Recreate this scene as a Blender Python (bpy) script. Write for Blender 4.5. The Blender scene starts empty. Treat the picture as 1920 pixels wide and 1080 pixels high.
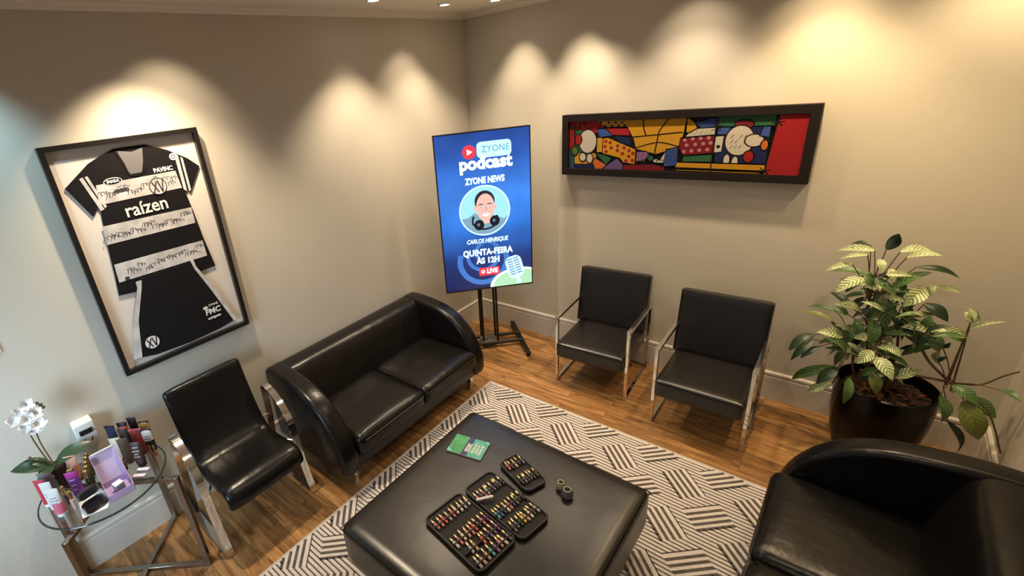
import bpy, bmesh, math, random
from mathutils import Vector, Matrix
R_ = math.radians
PI = math.pi
sc = bpy.context.scene
COL = sc.collection
# ------------------------------------------------------------------ camera
CAM = Vector((2.9643, -3.8989, 2.5))
F_PX, PPX, PPY = 887.192, 792.312, 526.049
ROWS = ((0.73639312, 0.66864527, -0.10314391), (0.18454937, -0.34519739, -0.92020666), (-0.65089684, 0.65859871, -0.37759905))
cd = bpy.data.cameras.new('camera'); cam = bpy.data.objects.new('camera', cd); COL.objects.link(cam)
cd.sensor_width = 36; cd.lens = F_PX*36/1920; cd.shift_x = (960-PPX)/1920; cd.shift_y = -(540-PPY)/1920
cd.clip_start = .05
m = Matrix.Identity(4)
for i in range(3):
    m[i][0] = ROWS[0][i]; m[i][1] = -ROWS[1][i]; m[i][2] = -ROWS[2][i]; m[i][3] = CAM[i]
cam.matrix_world = m
sc.camera = cam
# ------------------------------------------------------------------ world, lights, exposure
sc.view_settings.view_transform = 'Standard'; sc.view_settings.look = 'None'
sc.view_settings.gamma = 1; sc.view_settings.use_curve_mapping = False
sc.view_settings.exposure = 0.80
w = bpy.data.worlds.new('world'); sc.world = w; w.use_nodes = True
w.node_tree.nodes['Background'].inputs[0].default_value = (.95, .93, .92, 1)
w.node_tree.nodes['Background'].inputs[1].default_value = .16

def spot(name, loc, target, power, color, size=95, blend=.55, rad=.035):
    l = bpy.data.lights.new(name, 'SPOT'); l.energy = power; l.color = color
    l.spot_size = R_(size); l.spot_blend = blend; l.shadow_soft_size = rad
    o = bpy.data.objects.new(name, l); COL.objects.link(o); o.location = loc
    d = Vector(target)-Vector(loc); o.rotation_euler = d.to_track_quat('-Z', 'Y').to_euler()
    return o
def area(name, loc, target, sx, sy, power, color):
    l = bpy.data.lights.new(name, 'AREA'); l.shape = 'RECTANGLE'; l.size = sx; l.size_y = sy; l.energy = power; l.color = color
    o = bpy.data.objects.new(name, l); COL.objects.link(o); o.location = loc
    d = Vector(target)-Vector(loc); o.rotation_euler = d.to_track_quat('-Z', 'Y').to_euler()
    return o
WARM = (1.0, .80, .56); WARM2 = (1.0, .74, .42); COOL = (.50, .83, 1.0)
CEIL = 3.055
# downlights washing the walls: (x, y, power, colour, cone degrees, point of the wall each is tilted to)
WASH = [(.38, -.80, 10, WARM, 70, (0, -.85, 2.25)), (.38, -1.45, 4, WARM, 60, (0, -1.45, 2.2)), (.36, -2.74, 14, WARM, 76, (-.05, -2.74, 2.15)), (.36, -3.75, 24, COOL, 90, (-.08, -3.85, 2.0)),
        (.62, -.38, 15, WARM, 58, (.62, 0, 2.30)), (1.17, -.38, 13, WARM, 56, (1.17, 0, 2.30)), (1.95, -.38, 7, WARM, 80, (1.95, 0, 2.3)), (2.65, -.38, 14, WARM2, 90, (2.65, 0, 2.1)), (3.40, -.50, 32, WARM2, 104, (3.45, 0, 2.0))]
for (x, y, p, c, cone, tg) in WASH:
    spot('wall_washer_beam', (x, y, CEIL-.03), tg, p, c, cone, .85, .02)
# straight downlights over the seats and the floor
DOWN = [(.38, -.72, 42, WARM), (.38, -1.45, 60, WARM), (.30, -2.95, 104, WARM), (.62, -.40, 22, WARM), (1.25, -.36, 38, WARM), (1.95, -.36, 36, WARM), (2.65, -.36, 52, WARM2), (3.35, -.8, 30, WARM2)]
for (x, y, p, c) in DOWN:
    spot('downlight_beam', (x, y, CEIL-.03), (x, y, 0), p, c, 96, .8, .025)
# unseen fill spots added for room ambience, then the daylight that comes in from the open side of the room
for (x, y, p) in [(1.9, -1.6, 12), (1.9, -3.0, 11), (3.0, -2.3, 14), (.9, -4.6, 9), (3.2, -4.6, 18)]:
    spot('room_fill_beam', (x, y, CEIL-.03), (x, y, 0), p, (1.0, .84, .64), 140, .9, .05)
dl = area('daylight', (1.1, -5.6, 1.5), (-.05, -3.95, .9), .9, 1.3, 8.5, (.58, .80, 1.0)); dl.data.spread = R_(75)

# ------------------------------------------------------------------ helpers
def at(u, v, y):            # the point at world depth y that the photograph shows at pixel (u, v)
    q = [(ROWS[0][i]*(u-PPX)+ROWS[1][i]*(v-PPY)+ROWS[2][i]*F_PX) for i in range(3)]
    t = (y-CAM.y)/q[1]
    return Vector((CAM.x+q[0]*t, y, CAM.z+q[2]*t))
MATS = {}
def mat(name, col, rough=.5, metal=0, emis=None, estr=1, spec=None, bump=None, coat=0, trans=0, ior=None, var=None, sheen=0, alpha=None):
    if name in MATS: return MATS[name]
    mt = bpy.data.materials.new(name); mt.use_nodes = True
    nt = mt.node_tree; b = nt.nodes['Principled BSDF']
    b.inputs['Base Color'].default_value = (*col, 1); b.inputs['Roughness'].default_value = rough
    b.inputs['Metallic'].default_value = metal
    if emis: b.inputs['Emission Color'].default_value = (*emis, 1); b.inputs['Emission Strength'].default_value = estr
    if spec is not None: b.inputs['Specular IOR Level'].default_value = spec
    if coat: b.inputs['Coat Weight'].default_value = coat; b.inputs['Coat Roughness'].default_value = .15
    if trans: b.inputs['Transmission Weight'].default_value = trans
    if ior: b.inputs['IOR'].default_value = ior
    if sheen: b.inputs['Sheen Weight'].default_value = sheen
    tc = None
    def coord():
        nonlocal tc
        if tc is None: tc = nt.nodes.new('ShaderNodeTexCoord')
        return tc.outputs['Object']
    if var:     # (scale, second colour)
        n = nt.nodes.new('ShaderNodeTexNoise'); n.inputs['Scale'].default_value = var[0]; n.inputs['Detail'].default_value = 4
        nt.links.new(coord(), n.inputs['Vector'])
        mx = nt.nodes.new('ShaderNodeMix'); mx.data_type = 'RGBA'
        mx.inputs[6].default_value = (*col, 1); mx.inputs[7].default_value = (*var[1], 1)
        cr = nt.nodes.new('ShaderNodeMapRange'); cr.inputs[1].default_value = .35; cr.inputs[2].default_value = .65
        nt.links.new(n.outputs[0], cr.inputs[0]); nt.links.new(cr.outputs[0], mx.inputs[0]); nt.links.new(mx.outputs[2], b.inputs['Base Color'])
    if bump:    # list of (scale, strength, distance)
        prev = None
        for (s, st, di) in bump:
            n = nt.nodes.new('ShaderNodeTexNoise'); n.inputs['Scale'].default_value = s; n.inputs['Detail'].default_value = 3
            nt.links.new(coord(), n.inputs['Vector'])
            bp = nt.nodes.new('ShaderNodeBump'); bp.inputs['Strength'].default_value = st; bp.inputs['Distance'].default_value = di
            nt.links.new(n.outputs[0], bp.inputs['Height'])
            if prev: nt.links.new(prev.outputs[0], bp.inputs['Normal'])
            prev = bp
        nt.links.new(prev.outputs[0], b.inputs['Normal'])
    MATS[name] = mt
    return mt
def obj(name, bm, mats, parent=None, smooth=True, loc=None):
    me = bpy.data.meshes.new(name)
    if smooth: bmesh.ops.recalc_face_normals(bm, faces=bm.faces[:])
    bm.to_mesh(me); bm.free()
    if not isinstance(mats, (list, tuple)): mats = [mats]
    for x in mats: me.materials.append(x)
    o = bpy.data.objects.new(name, me); COL.objects.link(o)
    if smooth:
        for p in me.polygons: p.use_smooth = True
        me.set_sharp_from_angle(angle=R_(38))
    if parent: o.parent = parent
    if loc: o.location = loc
    return o
def thing(name, label, cat, loc=(0, 0, 0), rz=0, group=None):
    o = bpy.data.objects.new(name, None); COL.objects.link(o); o.location = loc; o.rotation_euler = (0, 0, rz)
    o.empty_display_size = .05
    return tag(o, label, cat, group)
def tag(o, label, cat, group=None):
    o['label'] = label; o['category'] = cat
    if group: o['group'] = group
    return o
def struct(o):
    o['kind'] = 'structure'; return o
def copy_tree(o, parent=None):
    c = o.copy(); COL.objects.link(c)
    if parent: c.parent = parent
    for ch in o.children: copy_tree(ch, c)
    return c
def BM(): return bmesh.new()
def box(bm, lo, hi, mi=0, bev=0, seg=2, M=None):
    c = [(a+b)/2 for a, b in zip(lo, hi)]; s = [abs(b-a) for a, b in zip(lo, hi)]
    r = bmesh.ops.create_cube(bm, size=1)
    bmesh.ops.scale(bm, vec=s, verts=r['verts']); bmesh.ops.translate(bm, vec=c, verts=r['verts'])
    fs = list({f for v in r['verts'] for f in v.link_faces})
    for f in fs: f.material_index = mi
    vs = r['verts']
    if bev:
        es = list({e for v in vs for e in v.link_edges})
        g = bmesh.ops.bevel(bm, geom=es, offset=bev, segments=seg, affect='EDGES', profile=.5)
        vs = list({v for f in g['faces'] for v in f.verts} | {v for v in vs if v.is_valid})
        for v in vs:
            for f in v.link_faces: f.material_index = mi
    if M is not None: bmesh.ops.transform(bm, matrix=M, verts=vs)
    return vs
def rbox(bm, lo, hi, r, n=8, puff=0, mi=0, puffx=0):      # rounded cushion block
    t = BM(); bmesh.ops.create_cube(t, size=2); bmesh.ops.subdivide_edges(t, edges=t.edges[:], cuts=n, use_grid_fill=True)
    h = [(b-a)/2 for a, b in zip(lo, hi)]; c = [(a+b)/2 for a, b in zip(lo, hi)]
    for v in t.verts:
        u = v.co.copy()
        p = Vector()
        for i in range(3):      # crowd the cuts near the edges
            s = math.sin(u[i]*PI/2); p[i] = (s*.75+u[i]*.25)*h[i]
        q = Vector([max(-(h[i]-r), min(h[i]-r, p[i])) for i in range(3)])
        d = p-q
        if d.length > 1e-7:
            mx = max(abs(d[i]) for i in range(3)); p = q+d.normalized()*r if sum(abs(d[i]) > 1e-6 for i in range(3)) > 1 or mx > 0 else p
        if puff and u[2] > -.2: p.z += puff*(1-u[0]**2)*(1-u[1]**2)*max(0, u[2])
        if puffx: p.x += puffx*(1-u[2]**2)*(1-u[1]**2)*max(0, u[0])
        v.co = p+Vector(c)
    for f in t.faces: f.material_index = mi
    join(bm, t)
def join(bm, t, M=None):
    if M is not None: bmesh.ops.transform(t, matrix=M, verts=t.verts[:])
    mp = {v: bm.verts.new(v.co) for v in t.verts}
    for f in t.faces:
        try: nf = bm.faces.new([mp[v] for v in f.verts]); nf.material_index = f.material_index
        except ValueError: pass
    t.free()
def prism(bm, prof, a, b, axis='y', bev=0, seg=3, mi=0):   # profile polygon extruded along an axis
    def P(p, t): return {'y': (p[0], t, p[1]), 'x': (t, p[0], p[1]), 'z': (p[0], p[1], t)}[axis]
    v1 = [bm.verts.new(P(p, a)) for p in prof]; v2 = [bm.verts.new(P(p, b)) for p in prof]
    n = len(prof)
    f1 = bm.faces.new(v1); f2 = bm.faces.new(list(reversed(v2)))
    sd = [bm.faces.new((v1[i], v2[i], v2[(i+1) % n], v1[(i+1) % n])) for i in range(n)]
    for f in [f1, f2]+sd: f.material_index = mi
    bmesh.ops.recalc_face_normals(bm, faces=[f1, f2]+sd)
    if bev:
        es = list({e for f in (f1, f2) for e in f.edges})
        bmesh.ops.bevel(bm, geom=es, offset=bev, segments=seg, affect='EDGES', profile=.5)
def smooth_prof(pts, n=4, closed=False):
    out = []
    N = len(pts)
    for i in range(N-1 if not closed else N):
        p0 = Vector(pts[max(i-1, 0) if not closed else (i-1) % N]); p1 = Vector(pts[i]); p2 = Vector(pts[(i+1) % N]); p3 = Vector(pts[min(i+2, N-1) if not closed else (i+2) % N])
        for k in range(n):
            t = k/n
            out.append(.5*((2*p1)+(p2-p0)*t+(2*p0-5*p1+4*p2-p3)*t*t+(3*p1-p0-3*p2+p3)*t**3))
    if not closed: out.append(Vector(pts[-1]))
    return out
def tube(bm, pts, rad, n=8, mi=0, caps=True, closed=False):
    pts = [Vector(p) for p in pts]; N = len(pts)
    rads = rad if isinstance(rad, (list, tuple)) else [rad]*N
    up = Vector((0, 0, 1)); rings = []; prev = None
    for i, p in enumerate(pts):
        if closed: d = (pts[(i+1) % N]-pts[i-1])
        else: d = (pts[min(i+1, N-1)]-pts[max(i-1, 0)])
        if d.length < 1e-9: d = Vector((0, 0, 1))
        d.normalize()
        if prev is None:
            a = d.cross(up) if abs(d.dot(up)) < .95 else d.cross(Vector((1, 0, 0)))
        else: a = prev-d*prev.dot(d)
        a.normalize(); prev = a; b = d.cross(a)
        rings.append([bm.verts.new(p+(a*math.cos(2*PI*k/n)+b*math.sin(2*PI*k/n))*rads[i]) for k in range(n)])
    for i in range(N if closed else N-1):
        r1, r2 = rings[i], rings[(i+1) % N]
        for k in range(n):
            f = bm.faces.new((r1[k], r1[(k+1) % n], r2[(k+1) % n], r2[k])); f.material_index = mi
    if caps and not closed:
        bm.faces.new(list(reversed(rings[0]))).material_index = mi; bm.faces.new(rings[-1]).material_index = mi
def bar(bm, p, q, w, h, mi=0, side=None, bev=0):         # straight bar of rectangular section; side = width direction
    p = Vector(p); q = Vector(q); d = (q-p).normalized()
    s = Vector(side) if side else (d.cross(Vector((0, 0, 1))) if abs(d.z) < .9 else Vector((1, 0, 0)))
    s = (s-d*s.dot(d)).normalized(); t = d.cross(s)
    L = (q-p).length
    M = Matrix(((s.x, t.x, d.x, (p.x+q.x)/2), (s.y, t.y, d.y, (p.y+q.y)/2), (s.z, t.z, d.z, (p.z+q.z)/2), (0, 0, 0, 1)))
    box(bm, (-w/2, -h/2, -L/2), (w/2, h/2, L/2), mi, bev, 1, M)
def sweep(bm, pts, y0, y1, t, closed=True, mi=0):         # flat bar in the xz plane, thickness t, from y0 to y1
    P = [Vector((p[0], p[1])) for p in pts]; N = len(P); A = []; B = []
    for i in range(N):
        if closed: a, b = P[i-1], P[(i+1) % N]
        else: a, b = P[max(i-1, 0)], P[min(i+1, N-1)]
        d1 = (P[i]-a).normalized() if (P[i]-a).length else (b-P[i]).normalized(); d2 = (b-P[i]).normalized() if (b-P[i]).length else d1
        d = (d1+d2).normalized() if (d1+d2).length > 1e-6 else d1
        nrm = Vector((-d.y, d.x)); k = 1/max(.5, nrm.dot(Vector((-d1.y, d1.x))))
        A.append(P[i]+nrm*t/2*k); B.append(P[i]-nrm*t/2*k)
    V = [[bm.verts.new((q.x, y, q.y)) for q in L] for L, y in ((A, y0), (A, y1), (B, y1), (B, y0))]
    for i in range(N if closed else N-1):
        j = (i+1) % N
        for k in range(4):
            f = bm.faces.new((V[k][i], V[(k+1) % 4][i], V[(k+1) % 4][j], V[k][j])); f.material_index = mi
    if not closed:
        bm.faces.new([V[k][0] for k in range(4)]); bm.faces.new([V[k][-1] for k in range(4)])
def lathe(bm, prof, n=28, mi=0, c=(0, 0), M=None, cap=True):
    t = BM(); rings = []
    for (r, z) in prof:
        rings.append([t.verts.new((c[0]+r*math.cos(2*PI*k/n), c[1]+r*math.sin(2*PI*k/n), z)) for k in range(n)] if r > 1e-6 else [t.verts.new((c[0], c[1], z))])
    for a, b in zip(rings, rings[1:]):
        for k in range(n):
            k2 = (k+1) % n
            if len(a) == 1 and len(b) == 1: continue
            if len(a) == 1: t.faces.new((a[0], b[k2], b[k]))
            elif len(b) == 1: t.faces.new((a[k], a[k2], b[0]))
            else: t.faces.new((a[k], a[k2], b[k2], b[k]))
    if cap:
        if len(rings[0]) > 1: t.faces.new(list(reversed(rings[0])))
        if len(rings[-1]) > 1: t.faces.new(rings[-1])
    for f in t.faces: f.material_index = mi
    join(bm, t, M)
def flat(bm, pts, y=0, mi=0):       # polygon in the local xz plane, facing -y
    vs = [bm.verts.new((p[0], y, p[1])) for p in pts]
    f = bm.faces.new(vs); f.material_index = mi; f.normal_update()
    if f.normal.y > 0: f.normal_flip()
    return f
def circ(cx, cz, rx, rz=None, n=28, a0=0, a1=2*PI):
    rz = rz or rx
    return [(cx+rx*math.cos(a0+(a1-a0)*k/(n if abs(a1-a0-2*PI) < 1e-6 else n-1)), cz+rz*math.sin(a0+(a1-a0)*k/(n if abs(a1-a0-2*PI) < 1e-6 else n-1))) for k in range(n)]
def rrect(x0, z0, x1, z1, r, n=5):
    out = []
    for (cx, cz, a) in ((x1-r, z1-r, 0), (x0+r, z1-r, PI/2), (x0+r, z0+r, PI), (x1-r, z0+r, 3*PI/2)):
        for k in range(n+1): out.append((cx+r*math.cos(a+PI/2*k/n), cz+r*math.sin(a+PI/2*k/n)))
    return out
def stroke(bm, pts, w_, y=0, mi=0):     # drawn line of width w_ in the xz plane
    P = [Vector(p) for p in pts]
    L = []; Rr = []
    for i, p in enumerate(P):
        d = (P[min(i+1, len(P)-1)]-P[max(i-1, 0)])
        if d.length < 1e-9: d = Vector((1, 0))
        d.normalize(); n_ = Vector((-d.y, d.x))*w_/2
        L.append(bm.verts.new((p.x+n_.x, y, p.y+n_.y))); Rr.append(bm.verts.new((p.x-n_.x, y, p.y-n_.y)))
    for i in range(len(P)-1):
        f = bm.faces.new((L[i], L[i+1], Rr[i+1], Rr[i])); f.material_index = mi; f.normal_update()
        if f.normal.y > 0: f.normal_flip()
def text(name, s, size, mt, parent, loc, width=None, bold=0.0, rot=(PI/2, 0, 0), ext=.0008, shear=0, align='CENTER', sp=1.0):
    cu = bpy.data.curves.new(name, 'FONT'); cu.body = s; cu.size = size; cu.align_x = align; cu.align_y = 'CENTER'
    cu.offset = bold; cu.extrude = ext; cu.shear = shear; cu.space_character = sp; cu.resolution_u = 3
    tmp = bpy.data.objects.new(name, cu); COL.objects.link(tmp)
    dg = bpy.context.evaluated_depsgraph_get(); me = bpy.data.meshes.new_from_object(tmp.evaluated_get(dg))
    bpy.data.objects.remove(tmp); bpy.data.curves.remove(cu)
    xs = [v.co.x for v in me.vertices]
    if width and xs:
        k = width/(max(xs)-min(xs))
        for v in me.vertices: v.co.x *= k
    me.materials.clear(); me.materials.append(mt)
    o = bpy.data.objects.new(name, me); COL.objects.link(o); o.parent = parent; o.location = loc; o.rotation_euler = rot
    return o

# ------------------------------------------------------------------ materials
M_WALL = mat('wall_paint', (.56, .515, .435), .85, bump=[(220, .12, .002), (3, .05, .01)], var=(1.2, (.54, .50, .425)))
M_CEIL = mat('ceiling_paint', (.80, .74, .67), .9)
M_TRIM = mat('trim_paint', (.60, .56, .50), .45)
M_LEATHER = mat('black_leather', (.006, .005, .005), .27, bump=[(260, .06, .002), (7, .30, .02)], spec=.33)
M_LEATHER2 = mat('black_leather_matte', (.010, .0085, .008), .30, bump=[(300, .06, .002), (9, .10, .012)], spec=.60)
M_SEAM = mat('seam_thread', (.03, .028, .026), .5)
M_CHROME = mat('chrome', (.80, .79, .77), .09, 1)
M_BRONZE = mat('brushed_nickel', (.36, .32, .27), .25, 1)
M_STEELBLK = mat('black_steel', (.012, .010, .010), .4, .3)
M_BLK = mat('black_lacquer', (.010, .008, .008), .35)
M_WHITE = mat('white_plastic', (.75, .75, .73), .35)

def wood_floor():
    mt = bpy.data.materials.new('wood_planks'); mt.use_nodes = True; nt = mt.node_tree; b = nt.nodes['Principled BSDF']
    tc = nt.nodes.new('ShaderNodeTexCoord')
    br = nt.nodes.new('ShaderNodeTexBrick'); br.offset = .37; br.squash = 1
    br.inputs['Color1'].default_value = (.0, .0, .0, 1); br.inputs['Color2'].default_value = (1, 1, 1, 1); br.inputs['Mortar'].default_value = (.5, .5, .5, 1)
    br.inputs['Scale'].default_value = 1; br.inputs['Mortar Size'].default_value = .0012; br.inputs['Mortar Smooth'].default_value = .3
    br.inputs['Brick Width'].default_value = .9; br.inputs['Row Height'].default_value = .105; br.inputs['Bias'].default_value = 0
    nt.links.new(tc.outputs['Object'], br.inputs['Vector'])
    mp = nt.nodes.new('ShaderNodeMapping'); mp.inputs['Scale'].default_value = (1.6, 13, 1)
    nt.links.new(tc.outputs['Object'], mp.inputs['Vector'])
    add = nt.nodes.new('ShaderNodeVectorMath'); add.operation = 'ADD'
    sc_ = nt.nodes.new('ShaderNodeVectorMath'); sc_.operation = 'SCALE'; sc_.inputs['Scale'].default_value = 7
    nt.links.new(br.outputs['Color'], sc_.inputs[0]); nt.links.new(mp.outputs[0], add.inputs[0]); nt.links.new(sc_.outputs[0], add.inputs[1])
    n = nt.nodes.new('ShaderNodeTexNoise'); n.inputs['Scale'].default_value = 1.7; n.inputs['Detail'].default_value = 7; n.inputs['Roughness'].default_value = .6; n.inputs['Distortion'].default_value = 1.1
    nt.links.new(add.outputs[0], n.inputs['Vector'])
    cr = nt.nodes.new('ShaderNodeValToRGB'); e = cr.color_ramp.elements
    e[0].position = .28; e[0].color = (.12, .050, .017, 1); e[1].position = .70; e[1].color = (.52, .29, .112, 1)
    x = e.new(.5); x.color = (.35, .175, .062, 1)
    nt.links.new(n.outputs[0], cr.inputs[0])
    hs = nt.nodes.new('ShaderNodeMix'); hs.data_type = 'RGBA'; hs.blend_type = 'MULTIPLY'; hs.inputs[0].default_value = 1
    pr = nt.nodes.new('ShaderNodeMapRange'); pr.inputs[3].default_value = .62; pr.inputs[4].default_value = 1.12
    nt.links.new(br.outputs['Color'], pr.inputs[0]); nt.links.new(cr.outputs[0], hs.inputs[6]); nt.links.new(pr.outputs[0], hs.inputs[7])
    mm = nt.nodes.new('ShaderNodeMix'); mm.data_type = 'RGBA'; mm.inputs[7].default_value = (.07, .03, .012, 1)
    nt.links.new(br.outputs['Fac'], mm.inputs[0]); nt.links.new(hs.outputs[2], mm.inputs[6]); nt.links.new(mm.outputs[2], b.inputs['Base Color'])
    b.inputs['Roughness'].default_value = .33
    bp = nt.nodes.new('ShaderNodeBump'); bp.inputs['Strength'].default_value = .08; bp.inputs['Distance'].default_value = .003
    nt.links.new(n.outputs[0], bp.inputs['Height']); nt.links.new(bp.outputs[0], b.inputs['Normal'])
    return mt
M_WOOD = wood_floor()

# ------------------------------------------------------------------ room shell
W = 3.80; YN = -7.2; TILT = .021     # the left wall leans away by about a degree
def lw(y): return TILT*y             # x of the left wall's face at y
bm = BM(); box(bm, (-.4, YN, -.08), (W+.15, .15, 0)); struct(obj('floor', bm, M_WOOD, smooth=False))
bm = BM(); box(bm, (-.4, YN, CEIL), (W+.15, .15, CEIL+.1)); struct(obj('ceiling', bm, M_CEIL, smooth=False))
bm = BM(); prism(bm, [(lw(YN), YN), (0, 0), (-.14, .0), (lw(YN)-.14, YN)], 0, CEIL, 'z'); struct(obj('wall_left', bm, M_WALL, smooth=False))
bm = BM(); box(bm, (-.14, 0, 0), (W+.15, .14, CEIL)); struct(obj('wall_back', bm, M_WALL, smooth=False))
bm = BM(); box(bm, (W, YN, 0), (W+.14, 0, CEIL)); struct(obj('wall_right', bm, M_WALL, smooth=False))
def board(name, p, q, n_, prof, mt, z0=0):  # profile (distance from wall, z) swept from p to q, n_ = wall normal
    bm = BM(); p = Vector(p); q = Vector(q); n_ = Vector(n_)
    A = [bm.verts.new((p.x+n_.x*d, p.y+n_.y*d, z0+z)) for d, z in prof]; B = [bm.verts.new((q.x+n_.x*d, q.y+n_.y*d, z0+z)) for d, z in prof]
    N = len(prof); bm.faces.new(A); bm.faces.new(list(reversed(B)))
    for i in range(N): bm.faces.new((A[i], B[i], B[(i+1) % N], A[(i+1) % N]))
    return struct(obj(name, bm, mt, smooth=False))
BB = [(0, 0), (.018, 0), (.018, .196), (.012, .200), (.012, .208), (.018, .212), (.018, .228), (.012, .236), (0, .238)]
board('baseboard_left', (lw(-3.975), -3.975), (0, 0), (1, -TILT), BB, M_TRIM)
board('baseboard_back', (0, 0), (W, 0), (0, -1), BB, M_TRIM)
board('baseboard_right', (W, 0), (W, YN), (-1, 0), BB, M_TRIM)
CR = [(0, 0), (.012, 0), (.018, .010), (.030, .014), (.052, .024), (.060, .030), (.060, .036), (0, .036)]
board('trim_1', (lw(YN), YN), (0, 0), (1, -TILT), CR, M_CEIL, CEIL-.036)
board('trim_2', (0, 0), (W, 0), (0, -1), CR, M_CEIL, CEIL-.036)
board('trim_3', (W, 0), (W, YN), (-1, 0), CR, M_CEIL, CEIL-.036)
# recessed ceiling lights (the three the frame shows)
M_GLOW = mat('lamp_glow', (1, .95, .85), .4, emis=(1, .90, .72), estr=14)
for (x, y, lab) in [(.38, -1.45, 'round recessed ceiling light, left of the three at the top edge'),
                    (.38, -.72, 'round recessed ceiling light nearest the room corner, middle of the three'),
                    (.62, -.40, 'round recessed ceiling light by the painting wall, right of the three')]:
    t = thing('ceiling_light', lab, 'light', (x, y, CEIL), 0, 'recessed ceiling lights')
    bm = BM(); lathe(bm, [(.036, -.001), (.036, -.008), (.05, -.008), (.052, 0), (.05, 0)], 28, cap=False); obj('trim_ring', bm, M_WHITE, t)
    bm = BM(); lathe(bm, [(0, -.004), (.036, -.004), (.036, -.001), (0, -.001)], 24); obj('lens', bm, M_GLOW, t)
# wall switch plate at the left edge
yy = -3.93
t = thing('light_switch', 'white wall switch plate at the left edge of the wall', 'light switch', (lw(yy), yy, 1.525), PI/2-TILT)
bm = BM(); box(bm, (-.06, -.010, -.037), (.06, 0, .037), 0, .003, 2); obj('plate', bm, M_WHITE, t)
bm = BM(); box(bm, (-.02, -.014, -.018), (.02, -.009, .018), 0, .002, 1); obj('rocker', bm, M_WHITE, t)

# ------------------------------------------------------------------ rug
def build_rug(x0, x1, y0, y1):
    t = thing('rug', 'cream rug with dark geometric zigzag stripes under the black ottoman', 'rug', ((x0+x1)/2, (y0+y1)/2, 0))
    ox, oy = (x0+x1)/2, (y0+y1)/2
    bm = BM(); box(bm, (x0-ox, y0-oy, 0), (x1-ox, y1-oy, .009), 0, .003, 1)
    Z = .0096
    def quad(a, b, c, d):
        vs = [bm.verts.new((p[0]-ox, p[1]-oy, Z)) for p in (a, b, c, d)]; f = bm.faces.new(vs); f.material_index = 1
        f.normal_update()
        if f.normal.z < 0: f.normal_flip()
    m_ = .012; X0, X1, Y0, Y1 = x0+m_, x1-m_, y0+m_, y1-m_
    def clip(p, q):
        t0, t1 = 0, 1; d = (q[0]-p[0], q[1]-p[1])
        for pp, qq in ((-d[0], p[0]-X0), (d[0], X1-p[0]), (-d[1], p[1]-Y0), (d[1], Y1-p[1])):
            if abs(pp) < 1e-12:
                if qq < 0: return None
            else:
                r = qq/pp
                if pp < 0: t0 = max(t0, r)
                else: t1 = min(t1, r)
        if t0 >= t1: return None
        return (p[0]+d[0]*t0, p[1]+d[1]*t0), (p[0]+d[0]*t1, p[1]+d[1]*t1)
    def line(p, q, w_):
        c = clip(p, q)
        if not c: return
        p, q = Vector(c[0]), Vector(c[1]); d = (q-p)
        if d.length < .004: return
        d.normalize(); n_ = Vector((-d.y, d.x))*w_/2
        quad(p+n_, q+n_, q-n_, p-n_)
    v = .0262; ax, ay = .402, v*14
    T1x, T1y = 1.014, -1.203
    rects = []
    for i in range(-4, 8):
        for j in range(-10, 4):
            a = (T1x+i*ax, T1y+j*ay)
            if not (x0-.5 < a[0] < x1+.5 and y0-.5 < a[1] < y1+.5): continue
            T = [(a[0], a[1]), (a[0]+6*v, a[1]+6*v), (a[0]+2*v, a[1]+10*v), (a[0]-4*v, a[1]+4*v)]
            b = (a[0]+.115, a[1]-v)
            B = [(b[0], b[1]), (b[0]+6*v, b[1]-6*v), (b[0]+10*v, b[1]-2*v), (b[0]+4*v, b[1]+4*v)]
            rects += [T, B]
            for k in range(5):
                line((a[0]-k*v, a[1]+k*v), (a[0]+6*v-k*v, a[1]+6*v+k*v), .0185 if k < 4 else .008)
                line((b[0]+k*v, b[1]+k*v), (b[0]+6*v+k*v, b[1]-6*v+k*v), .0185 if k < 4 else .008)
    k0 = int((y0-T1y)/v)-1
    for k in range(k0, int((y1-T1y)/v)+2):
        y = T1y+k*v
        if not Y0 < y < Y1: continue
        iv = []
        for P in rects:
            xs = []
            ye = y+1e-5
            for i in range(4):
                p, q = P[i], P[(i+1) % 4]
                if (p[1]-ye)*(q[1]-ye) < 0: xs.append(p[0]+(q[0]-p[0])*(ye-p[1])/(q[1]-p[1]))
            if len(xs) == 2: iv.append((min(xs), max(xs)))
        iv.sort(); cur = X0
        for a, b in iv:
            if a > cur: line((cur, y), (min(a, X1), y), .0085)
            cur = max(cur, b)
        if cur < X1: line((cur, y), (X1, y), .0085)
    M1 = mat('rug_cream', (.66, .60, .56), .95, bump=[(420, .5, .003)], var=(60, (.58, .53, .49)))
    M2 = mat('rug_stripe', (.075, .062, .058), .95, bump=[(420, .5, .003)], var=(50, (.12, .10, .095)))
    obj('pile', bm, [M1, M2], t, smooth=False)
    bm = BM()
    for (a, b) in (((x0, y0), (x0, y1)), ((x0, y1), (x1, y1)), ((x1, y1), (x1, y0)), ((x1, y0), (x0, y0))):
        bar(bm, (a[0]-ox, a[1]-oy, .005), (b[0]-ox, b[1]-oy, .005), .010, .012)
    obj('binding', bm, mat('rug_binding', (.50, .44, .38), .9), t, smooth=False)
build_rug(.82, 2.97, -3.95, -1.015)

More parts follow.
